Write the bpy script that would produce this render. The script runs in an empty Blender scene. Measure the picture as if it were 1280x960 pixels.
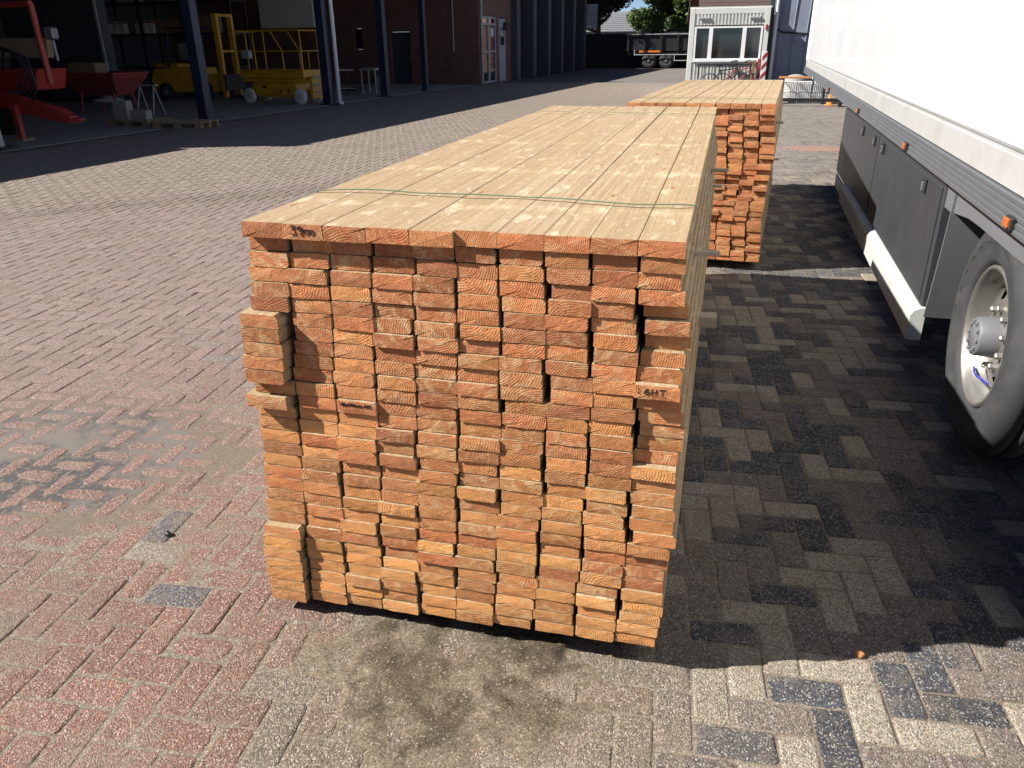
import bpy, math, random
import numpy as np
from mathutils import Vector, Matrix, noise

# ------------------------------------------------------------------ camera, world, sun, exposure
sc = bpy.context.scene
col = sc.collection
R = math.radians
random.seed(7)
rng = np.random.default_rng(7)

CAM_H = 1.68
cam_d = bpy.data.cameras.new('camera')
cam = bpy.data.objects.new('camera', cam_d)
col.objects.link(cam)
RW = ((0.9673378, 0.09346803, -0.23562962), (0.25324925, -0.39691064, 0.88222829), (-0.01106376, -0.9130858, -0.40761737))
cam.matrix_world = Matrix(((RW[0][0], -RW[0][1], -RW[0][2], 0), (RW[1][0], -RW[1][1], -RW[1][2], 0),
                           (RW[2][0], -RW[2][1], -RW[2][2], CAM_H), (0, 0, 0, 1)))
cam_d.sensor_width = 36
cam_d.lens = 958 / 1280 * 36
cam_d.clip_end = 2000
sc.camera = cam

SUN_EL, SUN_PHI = R(40), R(20.5)          # light travels towards +x and a little +y
sd = Vector((math.cos(SUN_EL) * math.cos(SUN_PHI), math.cos(SUN_EL) * math.sin(SUN_PHI), -math.sin(SUN_EL)))
w = bpy.data.worlds.new('World')
sc.world = w
w.use_nodes = True
wt = w.node_tree
bg = wt.nodes['Background']
sky = wt.nodes.new('ShaderNodeTexSky')
sky.sky_type = 'NISHITA'
sky.sun_disc = False
sky.sun_elevation = SUN_EL
sky.sun_rotation = math.atan2(-sd.x, -sd.y)
sky.altitude = 1200
sky.air_density = 0.5
sky.dust_density = 0.0
sky.ozone_density = 2.0
wt.links.new(sky.outputs[0], bg.inputs[0])
bg.inputs[1].default_value = 0.05
sun_d = bpy.data.lights.new('sun', 'SUN')
sun_d.energy = 5.0
sun_d.angle = R(0.53)
sun_d.color = (1.0, 0.955, 0.885)
sun = bpy.data.objects.new('sun', sun_d)
col.objects.link(sun)
sun.rotation_euler = sd.to_track_quat('-Z', 'Y').to_euler()
sun.location = (-20, -8, 25)
vs = sc.view_settings
vs.view_transform = 'Standard'
vs.look = 'None'
vs.gamma = 1
vs.exposure = 1.1
vs.use_curve_mapping = False
sc.cycles.max_bounces = 8
sc.cycles.use_denoising = True

# ------------------------------------------------------------------ materials
class NT:
    def __init__(s, name):
        s.m = bpy.data.materials.new(name)
        s.m.use_nodes = True
        s.t = s.m.node_tree
        s.b = s.t.nodes['Principled BSDF']
    def n(s, typ, inp=None, **kw):
        nd = s.t.nodes.new('ShaderNode' + typ)
        for k, v in kw.items():
            setattr(nd, k, v)
        for k, v in (inp or {}).items():
            s.put(nd.inputs[k], v)
        return nd
    def put(s, sock, v):
        if isinstance(v, bpy.types.NodeSocket):
            s.t.links.new(v, sock)
        else:
            if sock.type == 'RGBA' and len(v) == 3:
                v = (*v, 1)
            sock.default_value = v
    def math(s, op, a, b=0.0, c=0.0, clamp=False):
        nd = s.n('Math', operation=op, use_clamp=clamp)
        s.put(nd.inputs[0], a); s.put(nd.inputs[1], b)
        if op in ('MULTIPLY_ADD', 'SMOOTH_MIN', 'WRAP'):
            s.put(nd.inputs[2], c)
        return nd.outputs[0]
    def mix(s, f, a, b, mode='MIX'):
        nd = s.n('Mix', data_type='RGBA', blend_type=mode)
        s.put(nd.inputs[0], f); s.put(nd.inputs[6], a); s.put(nd.inputs[7], b)
        return nd.outputs[2]
    def ramp(s, f, stops):
        nd = s.n('ValToRGB')
        e = nd.color_ramp.elements
        while len(e) < len(stops):
            e.new(0.5)
        for el, (p, c) in zip(e, stops):
            el.position = p
            el.color = (c, c, c, 1) if isinstance(c, (int, float)) else (*c, 1)
        s.put(nd.inputs[0], f)
        return nd.outputs[0]
    def sstep(s, v, a, b):
        nd = s.n('MapRange', interpolation_type='SMOOTHSTEP')
        s.put(nd.inputs[0], v)
        nd.inputs[1].default_value = a; nd.inputs[2].default_value = b
        return nd.outputs[0]
    def noise(s, vec, scale, detail=3, rough=0.55, dist=0.0, out=0):
        return s.n('TexNoise', {'Vector': vec, 'Scale': scale, 'Detail': detail, 'Roughness': rough, 'Distortion': dist}).outputs[out]
    def vmul(s, vec, v):
        nd = s.n('VectorMath', operation='MULTIPLY')
        s.put(nd.inputs[0], vec); s.put(nd.inputs[1], v)
        return nd.outputs[0]
    def vadd(s, vec, v):
        nd = s.n('VectorMath', operation='ADD')
        s.put(nd.inputs[0], vec); s.put(nd.inputs[1], v)
        return nd.outputs[0]
    def bump(s, h, strength, dist):
        nd = s.n('Bump', {'Height': h, 'Strength': strength, 'Distance': dist})
        s.put(s.b.inputs['Normal'], nd.outputs[0])
        return nd.outputs[0]
    def set(s, **kw):
        names = {'color': 'Base Color', 'rough': 'Roughness', 'metal': 'Metallic', 'spec': 'Specular IOR Level', 'alpha': 'Alpha',
                 'trans': 'Transmission Weight', 'ior': 'IOR', 'coat': 'Coat Weight', 'coat_rough': 'Coat Roughness', 'emit': 'Emission Color', 'emit_s': 'Emission Strength'}
        for k, v in kw.items():
            s.put(s.b.inputs[names[k]], v)
        return s.m

MATS = {}
def plain(name, c, rough=0.6, metal=0.0, dirt=0.25, dirt_c=None, scale=3.0, bump=0.0, coat=0.0, spec=0.5):
    """painted or bare surface with uneven tone and some grime"""
    if name in MATS:
        return MATS[name]
    k = NT(name)
    P = k.n('NewGeometry').outputs['Position']
    n1 = k.noise(P, scale, 5, 0.62)
    n2 = k.noise(P, scale * 9, 3, 0.6)
    f = k.math('MULTIPLY', k.sstep(n1, 0.42, 0.75), dirt)
    dc = dirt_c or tuple(x * 0.55 + 0.02 for x in c)
    cc = k.mix(f, c, dc)
    cc = k.mix(k.math('MULTIPLY', k.sstep(n2, 0.45, 0.7), dirt * 0.5), cc, tuple(x * 0.8 for x in c))
    rr = k.math('MULTIPLY_ADD', n1, 0.25, rough - 0.1, clamp=True)
    k.set(color=cc, rough=rr, metal=metal, coat=coat, spec=spec)
    if bump:
        k.bump(n2, bump, 0.004)
    MATS[name] = k.m
    return k.m

# --- timber: end grain and sawn faces
def mat_end():
    k = NT('end_grain')
    co = k.n('TexCoord').outputs['Object']
    rnd = k.n('ObjectInfo').outputs['Random']
    tint = k.n('Attribute', attribute_type='OBJECT', attribute_name='tint').outputs['Fac']
    pale = k.n('Attribute', attribute_type='OBJECT', attribute_name='pale').outputs['Fac']
    wn = k.n('TexWhiteNoise', {'W': rnd}, noise_dimensions='1D').outputs['Color']
    off = k.vmul(wn, (40, 40, 40))
    P = k.vadd(co, off)
    # pith centre, somewhere in or below the board
    ctr = k.vadd(k.vmul(wn, (0.16, 0, 0.16)), (-0.08, 0, -0.10))
    sub = k.n('VectorMath', operation='SUBTRACT'); k.put(sub.inputs[0], co); k.put(sub.inputs[1], ctr)
    flat = k.vmul(sub.outputs[0], (1, 0, 1))
    ln = k.n('VectorMath', operation='LENGTH'); k.put(ln.inputs[0], flat)
    rotv0 = k.n('VectorRotate', {'Vector': P, 'Angle': k.math('MULTIPLY', rnd, 40.0)}, rotation_type='Y_AXIS').outputs[0]
    wob = k.noise(P, 22, 3, 0.6)
    ring = k.math('SINE', k.math('MULTIPLY_ADD', ln.outputs['Value'], k.math('MULTIPLY_ADD', rnd, 700, 850), k.math('MULTIPLY', wob, 16)))
    ring = k.math('MULTIPLY_ADD', ring, 0.5, 0.5)
    blot = k.noise(k.vmul(rotv0, (1, 1, 2.2)), 21, 4, 0.6, 0.6)
    blot2 = k.noise(P, 9, 3, 0.6, 0.8)
    fib = k.noise(k.vmul(P, (1, 1, 1)), 420, 2, 0.7)
    # saw marks run at a different angle on every board
    ang = k.math('MULTIPLY_ADD', rnd, 2.6, 0.2)
    rotv = k.n('VectorRotate', {'Vector': P, 'Angle': ang}, rotation_type='Y_AXIS').outputs[0]
    streak = k.noise(k.vmul(rotv, (330, 30, 55)), 1, 3, 0.65)
    mott = k.noise(P, 75, 4, 0.7, 0.5)
    val = k.math('MULTIPLY_ADD', k.n('SeparateColor', {'Color': wn}).outputs[2], 0.60, 0.70)
    base = k.mix(tint, (0.45, 0.150, 0.058), (0.66, 0.310, 0.098))
    base = k.mix(1.0, base, k.n('CombineColor', {0: val, 1: val, 2: val}).outputs[0], 'MULTIPLY')
    rmask = k.sstep(k.noise(P, 14, 2), 0.40, 0.62)
    grey = k.math('POWER', k.n('SeparateColor', {'Color': wn}).outputs[1], 2.5)
    base = k.mix(k.math('MULTIPLY', grey, 0.40), base, (0.36, 0.19, 0.10))
    base = k.mix(k.math('MULTIPLY', k.math('MULTIPLY', ring, rmask), 0.32), base, k.mix(0.5, base, (0.19, 0.055, 0.018)))
    base = k.mix(k.math('MULTIPLY', k.sstep(blot2, 0.42, 0.66), 0.30), base, (0.25, 0.088, 0.034))
    palef = k.math('MULTIPLY', k.sstep(blot, 0.44, 0.70), k.math('MULTIPLY_ADD', pale, 0.72, 0.08), clamp=True)
    base = k.mix(palef, base, (0.62, 0.42, 0.22))
    base = k.mix(k.math('MULTIPLY', k.sstep(streak, 0.52, 0.74), 0.36), base, (0.66, 0.44, 0.24))
    base = k.mix(k.math('MULTIPLY', k.sstep(mott, 0.50, 0.75), 0.28), base, (0.62, 0.40, 0.21))
    base = k.mix(k.math('MULTIPLY', k.sstep(mott, 0.46, 0.28), 0.35), base, (0.22, 0.07, 0.03))
    base = k.mix(k.math('MULTIPLY', k.sstep(fib, 0.55, 0.8), 0.22), base, (0.24, 0.08, 0.03))
    k.set(color=base, rough=0.72, spec=0.25)
    h = k.math('ADD', k.math('MULTIPLY', streak, 1.0), k.math('ADD', k.math('MULTIPLY', fib, 0.55), k.math('MULTIPLY', ring, 0.28)))
    h = k.math('ADD', h, k.math('ADD', k.math('MULTIPLY', blot, 1.2), k.math('MULTIPLY', mott, 1.0)))
    k.bump(h, 0.85, 0.0026)
    return k.m

def mat_face():
    k = NT('sawn_face')
    co = k.n('TexCoord').outputs['Object']
    rnd = k.n('ObjectInfo').outputs['Random']
    wn = k.n('TexWhiteNoise', {'W': rnd}, noise_dimensions='1D').outputs['Color']
    P = k.vadd(co, k.vmul(wn, (30, 30, 30)))
    grain = k.sstep(k.noise(k.vmul(P, (70, 1.1, 70)), 1, 5, 0.65, 0.3), 0.30, 0.70)
    fine = k.noise(k.vmul(P, (240, 5, 240)), 1, 3, 0.65)
    saw = k.noise(k.vmul(P, (6, 130, 6)), 1, 2, 0.6)
    patch = k.noise(k.vmul(P, (24, 8, 24)), 1, 5, 0.68, 0.3)
    patch2 = k.noise(k.vmul(P, (7, 1.2, 7)), 1, 3, 0.6)
    base = k.mix(grain, (0.392, 0.296, 0.190), (0.278, 0.200, 0.122))
    base = k.mix(k.math('MULTIPLY', k.n('SeparateColor', {'Color': wn}).outputs[1], 0.60), base, (0.31, 0.215, 0.115))
    base = k.mix(k.math('MULTIPLY', k.sstep(patch2, 0.5, 0.72), 0.25), base, (0.36, 0.28, 0.185))
    base = k.mix(k.math('MULTIPLY', k.sstep(k.math('ADD', patch, k.math('MULTIPLY_ADD', fine, 0.16, -0.08)), 0.56, 0.68), 0.70), base, (0.55, 0.47, 0.345))
    # pale stripes where the cross laths lay on the row
    y = k.n('SeparateXYZ', {'Vector': co}).outputs[1]
    band = None
    for y0, wdt in ((0.30, 0.05), (0.95, 0.07), (1.75, 0.07), (3.35, 0.10)):
        d = k.math('ABSOLUTE', k.math('ADD', k.math('SUBTRACT', y, y0), k.math('MULTIPLY_ADD', patch2, 0.1, -0.05)))
        b = k.math('SUBTRACT', 1.0, k.sstep(d, wdt * 0.3, wdt))
        band = b if band is None else k.math('MAXIMUM', band, b)
    base = k.mix(k.math('MULTIPLY', k.math('MULTIPLY', band, k.sstep(patch, 0.40, 0.60)), 0.34), base, (0.64, 0.54, 0.37))
    base = k.mix(k.math('MULTIPLY', k.sstep(fine, 0.50, 0.75), 0.55), base, (0.24, 0.155, 0.08))
    speck = k.noise(k.vmul(P, (90, 40, 90)), 1, 3, 0.7)
    base = k.mix(k.math('MULTIPLY', k.sstep(speck, 0.58, 0.72), 0.5), base, (0.60, 0.50, 0.34))
    base = k.mix(k.math('MULTIPLY', k.sstep(speck, 0.44, 0.30), 0.35), base, (0.25, 0.17, 0.10))
    base = k.mix(k.math('MULTIPLY', k.sstep(saw, 0.55, 0.75), 0.25), base, (0.28, 0.19, 0.10))
    kn = k.n('TexVoronoi', {'Vector': k.vmul(P, (14, 3.2, 14)), 'Scale': 1.0}).outputs['Distance']
    base = k.mix(k.math('SUBTRACT', 1.0, k.sstep(kn, 0.055, 0.10)), base, (0.27, 0.135, 0.055))
    k.set(color=base, rough=0.8, spec=0.2)
    k.bump(k.math('ADD', k.math('ADD', fine, k.math('MULTIPLY', saw, 0.7)), grain), 0.5, 0.0015)
    return k.m

# --- paving
def mat_paver(name, attr_type):
    k = NT(name)
    P = k.n('NewGeometry').outputs['Position']
    a = k.n('Attribute', attribute_type=attr_type, attribute_name='pcol').outputs['Color']
    vo = k.n('TexVoronoi', {'Vector': P, 'Scale': 235.0, 'Randomness': 1.0})
    sp = k.n('SeparateColor', {'Color': vo.outputs['Color']})
    v2 = k.n('TexVoronoi', {'Vector': P, 'Scale': 330.0})
    s2 = k.n('SeparateColor', {'Color': v2.outputs['Color']})
    big = k.noise(P, 1.1, 5, 0.62)
    mid = k.noise(P, 14, 4, 0.65)
    dust = k.noise(P, 3.1, 6, 0.68, 0.5)
    m1 = k.ramp(sp.outputs[0], [(0.0, 0.42), (0.35, 0.80), (0.78, 1.08), (1.0, 1.45)])
    c = k.mix(1.0, a, m1, 'MULTIPLY')
    hue = k.mix(sp.outputs[2], (0.86, 1.0, 1.10), (1.14, 0.99, 0.88))
    c = k.mix(1.0, c, hue, 'MULTIPLY')
    c = k.mix(k.math('MULTIPLY', k.sstep(sp.outputs[1], 0.84, 0.92), 0.50), c, (0.55, 0.50, 0.44))
    c = k.mix(k.math('MULTIPLY', k.sstep(s2.outputs[1], 0.82, 0.88), 0.45), c, (0.10, 0.08, 0.07))
    c = k.mix(k.math('MULTIPLY', k.sstep(mid, 0.46, 0.72), 0.42), c, (0.20, 0.162, 0.120))
    c = k.mix(k.math('MULTIPLY', k.sstep(big, 0.50, 0.72), 0.30), c, (0.15, 0.125, 0.10))
    grit = k.mix(sp.outputs[0], (0.14, 0.112, 0.085), (0.25, 0.205, 0.16))
    c = k.mix(k.math('MULTIPLY', k.sstep(dust, 0.50, 0.66), 0.62), c, grit)
    k.set(color=c, rough=0.86, spec=0.25)
    h = k.math('ADD', k.math('MULTIPLY', vo.outputs['Distance'], -1.6), k.math('MULTIPLY', sp.outputs[0], 0.9))
    k.bump(h, 0.7, 0.0024)
    return k.m

def mat_yard():
    """sand in the joints close by; worn paving too far away to tell the stones apart"""
    k = NT('yard_surface')
    P = k.n('NewGeometry').outputs['Position']
    xyz = k.n('SeparateXYZ', {'Vector': P})
    big = k.noise(P, 0.22, 5, 0.6)
    mid = k.noise(k.vmul(P, (0.55, 2.4, 1)), 1, 5, 0.65)
    fin = k.noise(P, 120, 3, 0.7)
    far = k.mix(big, (0.155, 0.143, 0.13), (0.215, 0.198, 0.18))
    far = k.mix(k.math('MULTIPLY', k.sstep(mid, 0.45, 0.7), 0.5), far, (0.14, 0.128, 0.118))
    br = k.n('TexBrick', {'Vector': P, 'Scale': 1.0, 'Color1': (1, 1, 1, 1), 'Color2': (0.82, 0.8, 0.78, 1), 'Mortar': (0.62, 0.6, 0.58, 1),
                          'Mortar Size': 0.012, 'Brick Width': 0.42, 'Row Height': 0.21}).outputs['Color']
    far = k.mix(0.8, far, br, 'MULTIPLY')
    vo = k.n('SeparateColor', {'Color': k.n('TexVoronoi', {'Vector': P, 'Scale': 260.0}).outputs['Color']})
    near = k.mix(vo.outputs[0], (0.085, 0.068, 0.052), (0.22, 0.176, 0.138))
    near = k.mix(k.math('MULTIPLY', fin, 0.5), near, (0.16, 0.128, 0.10))
    t = k.sstep(xyz.outputs[1], 33.0, 36.5)
    k.set(color=k.mix(t, near, far), rough=0.9, spec=0.2)
    k.bump(fin, 0.5, 0.003)
    return k.m

def mat_sand():
    k = NT('loose_sand')
    P = k.n('NewGeometry').outputs['Position']
    b = k.noise(P, 3.3, 4, 0.6, 0.6)
    m = k.noise(P, 12, 4, 0.6, 0.4)
    vo = k.n('TexVoronoi', {'Vector': P, 'Scale': 240.0})
    sp = k.n('SeparateColor', {'Color': vo.outputs['Color']})
    f = k.noise(P, 500, 2, 0.7)
    zz = k.n('SeparateXYZ', {'Vector': P}).outputs[2]
    deep = k.sstep(k.math('ADD', zz, k.math('MULTIPLY_ADD', m, 0.004, -0.002)), -0.001, 0.007)   # thick sand stays damp, thin sand dries pale
    c = k.mix(k.math('MULTIPLY', k.sstep(b, 0.36, 0.58), deep), (0.205, 0.168, 0.122), (0.085, 0.066, 0.046))
    c = k.mix(k.math('MULTIPLY', k.math('MULTIPLY', k.sstep(m, 0.45, 0.68), deep), 0.5), c, (0.12, 0.094, 0.060))
    c = k.mix(1.0, c, k.ramp(sp.outputs[0], [(0.0, 0.5), (0.5, 0.92), (1.0, 1.28)]), 'MULTIPLY')
    c = k.mix(k.math('MULTIPLY', k.sstep(sp.outputs[1], 0.95, 0.97), 0.5), c, (0.50, 0.43, 0.34))
    k.set(color=c, rough=0.92, spec=0.2)
    k.bump(k.math('ADD', f, k.math('MULTIPLY', sp.outputs[0], 1.2)), 0.9, 0.003)
    return k.m

def mat_wet_sand():
    k = NT('wet_silt')
    P = k.n('NewGeometry').outputs['Position']
    b = k.noise(P, 1.6, 4, 0.6, 0.5)
    f = k.noise(P, 260, 3, 0.7)
    wet = k.sstep(k.math('ADD', b, k.math('MULTIPLY_ADD', k.noise(P, 18, 3, 0.6), 0.2, -0.1)), 0.40, 0.60)
    c = k.mix(wet, k.mix(f, (0.105, 0.090, 0.078), (0.165, 0.143, 0.124)), (0.085, 0.078, 0.073))
    r = k.math('MULTIPLY_ADD', wet, -0.52, 0.88)
    k.set(color=c, rough=r, spec=0.6)
    k.bump(k.math('MULTIPLY', f, k.math('SUBTRACT', 1.0, wet)), 0.5, 0.002)
    return k.m

def mat_brick():
    k = NT('red_brickwork')
    P = k.n('TexCoord').outputs['Object']
    xyz = k.n('SeparateXYZ', {'Vector': P})
    v = k.n('CombineXYZ', {0: k.math('ADD', xyz.outputs[0], xyz.outputs[1]), 1: xyz.outputs[2], 2: 0.0}).outputs[0]
    br = k.n('TexBrick', {'Vector': v, 'Scale': 1.0, 'Color1': (0.20, 0.068, 0.050, 1), 'Color2': (0.135, 0.046, 0.036, 1), 'Mortar': (0.16, 0.135, 0.12, 1),
                          'Mortar Size': 0.010, 'Brick Width': 0.22, 'Row Height': 0.062})
    n = k.noise(P, 1.5, 4, 0.6)
    c = k.mix(k.math('MULTIPLY', k.sstep(n, 0.4, 0.7), 0.4), br.outputs['Color'], (0.10, 0.06, 0.05))
    k.set(color=c, rough=0.88)
    k.bump(br.outputs['Fac'], -0.5, 0.006)
    return k.m

def mat_leaf(name, c1, c2):
    k = NT(name)
    rnd = k.n('NewGeometry').outputs['Random Per Island']
    c = k.mix(rnd, c1, c2)
    k.set(color=c, rough=0.55)
    tr = k.n('BsdfTranslucent', {'Color': c})
    ms = k.n('MixShader', {0: 0.25, 1: k.b.outputs[0], 2: tr.outputs[0]})
    k.t.links.new(ms.outputs[0], k.t.nodes['Material Output'].inputs[0])
    return k.m

def mat_glass(name, c=(0.02, 0.025, 0.03)):
    k = NT(name)
    P = k.n('NewGeometry').outputs['Position']
    k.set(color=c, rough=0.06, spec=0.8)
    k.bump(k.noise(P, 1.3, 2), 0.08, 0.02)
    return k.m

END, FACE = mat_end(), mat_face()
PAVE_S, PAVE_O = mat_paver('paver_far', 'GEOMETRY'), mat_paver('paver_near', 'OBJECT')
YARD, SAND, WET, BRICK = mat_yard(), mat_sand(), mat_wet_sand(), mat_brick()
LEAF_G = mat_leaf('leaf_green', (0.035, 0.075, 0.016), (0.11, 0.17, 0.045))
LEAF_D = mat_leaf('leaf_dark', (0.008, 0.012, 0.010), (0.020, 0.026, 0.020))
GLASS = mat_glass('dark_glass')
WHITE = plain('white_gelcoat', (0.56, 0.57, 0.58), 0.30, dirt=0.06, dirt_c=(0.55, 0.54, 0.52), coat=0.15, scale=1.2)
KICK = plain('dusty_white_sill', (0.42, 0.42, 0.41), 0.35, dirt=0.5, dirt_c=(0.27, 0.26, 0.24), scale=3)
ALU = plain('grey_anodised_rail', (0.20, 0.21, 0.225), 0.42, 0.55, dirt=0.4, dirt_c=(0.12, 0.12, 0.12), scale=5)
LOCK = plain('anthracite_paint', (0.036, 0.039, 0.045), 0.42, dirt=0.3, dirt_c=(0.06, 0.057, 0.054), scale=2.5)
BARW = plain('white_guard_bar', (0.50, 0.52, 0.49), 0.45, dirt=0.4, dirt_c=(0.28, 0.28, 0.25), scale=6)
RUBBER = plain('tyre_rubber', (0.030, 0.032, 0.035), 0.78, dirt=0.6, dirt_c=(0.060, 0.057, 0.054), scale=9, bump=0.25)
RIM = plain('brushed_rim', (0.42, 0.41, 0.38), 0.34, 0.8, dirt=0.55, dirt_c=(0.20, 0.165, 0.13), scale=7)
BLACK = plain('black_paint', (0.014, 0.015, 0.017), 0.5, dirt=0.3, dirt_c=(0.04, 0.037, 0.033))
CHAS = plain('chassis_grey', (0.13, 0.135, 0.145), 0.5, dirt=0.4)
NAVY = plain('navy_steel', (0.013, 0.020, 0.050), 0.42, dirt=0.35, dirt_c=(0.04, 0.04, 0.05))
YELL = plain('yellow_machine', (0.62, 0.33, 0.018), 0.40, dirt=0.4, dirt_c=(0.26, 0.15, 0.03), scale=4)
RED = plain('red_machine', (0.36, 0.040, 0.030), 0.42, dirt=0.45, dirt_c=(0.18, 0.03, 0.02), scale=4)
ORNG = plain('orange_paint', (0.75, 0.22, 0.03), 0.45, dirt=0.2)
AMBER = plain('amber_lens', (0.42, 0.11, 0.03), 0.2, dirt=0.1)
CREAM = plain('cabin_cladding', (0.60, 0.62, 0.585), 0.5, dirt=0.3, dirt_c=(0.42, 0.40, 0.33), scale=2)
PVC = plain('white_pvc', (0.80, 0.80, 0.80), 0.35, dirt=0.1)
GREY = plain('grey_paint', (0.34, 0.36, 0.38), 0.5, dirt=0.3)
DGREY = plain('dark_blue_grey_sheet', (0.055, 0.065, 0.085), 0.5, dirt=0.35)
CONC = plain('concrete', (0.30, 0.29, 0.275), 0.85, dirt=0.5, scale=1.4, bump=0.3)
OLDW = plain('weathered_wood', (0.25, 0.185, 0.115), 0.85, dirt=0.5, scale=5, bump=0.3)
DARKW = plain('shade_dark_wood', (0.018, 0.018, 0.020), 0.8, dirt=0.4, scale=3)  # fence boards: the shade at the yard end is put into this colour
STICK = plain('grey_lath', (0.36, 0.30, 0.22), 0.85, dirt=0.4, scale=20, bump=0.3)
ROOFT = plain('grey_roof_tiles', (0.15, 0.155, 0.17), 0.8, dirt=0.3, scale=2)
ROOFR = plain('brown_roof_tiles', (0.085, 0.055, 0.048), 0.8, dirt=0.4, scale=2)
STRAP = plain('green_strap', (0.09, 0.15, 0.085), 0.5, dirt=0.2)
INK = plain('marker_ink', (0.012, 0.010, 0.012), 0.7, dirt=0.0)
BARK = plain('bark', (0.10, 0.075, 0.05), 0.9, dirt=0.5, scale=8, bump=0.4)
TARP = plain('blue_grey_sheet', (0.23, 0.25, 0.32), 0.55, dirt=0.5, dirt_c=(0.11, 0.12, 0.16), scale=1.6)
JERRY = plain('white_plastic', (0.66, 0.67, 0.66), 0.45, dirt=0.2)
DGREEN = plain('dark_green_paint', (0.022, 0.045, 0.035), 0.5, dirt=0.3)
DIRTYRED = plain('faded_red', (0.30, 0.045, 0.05), 0.55, dirt=0.5, dirt_c=(0.30, 0.20, 0.07), scale=5)
BLUE = plain('blue_hose', (0.02, 0.03, 0.35), 0.4, dirt=0.1)
CARD = plain('brown_card', (0.24, 0.17, 0.10), 0.8, dirt=0.4)
SIDING = plain('grey_siding', (0.42, 0.45, 0.45), 0.6, dirt=0.3)
CHIP = plain('orange_chip', (0.50, 0.21, 0.07), 0.8, dirt=0.3, scale=30)

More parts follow.
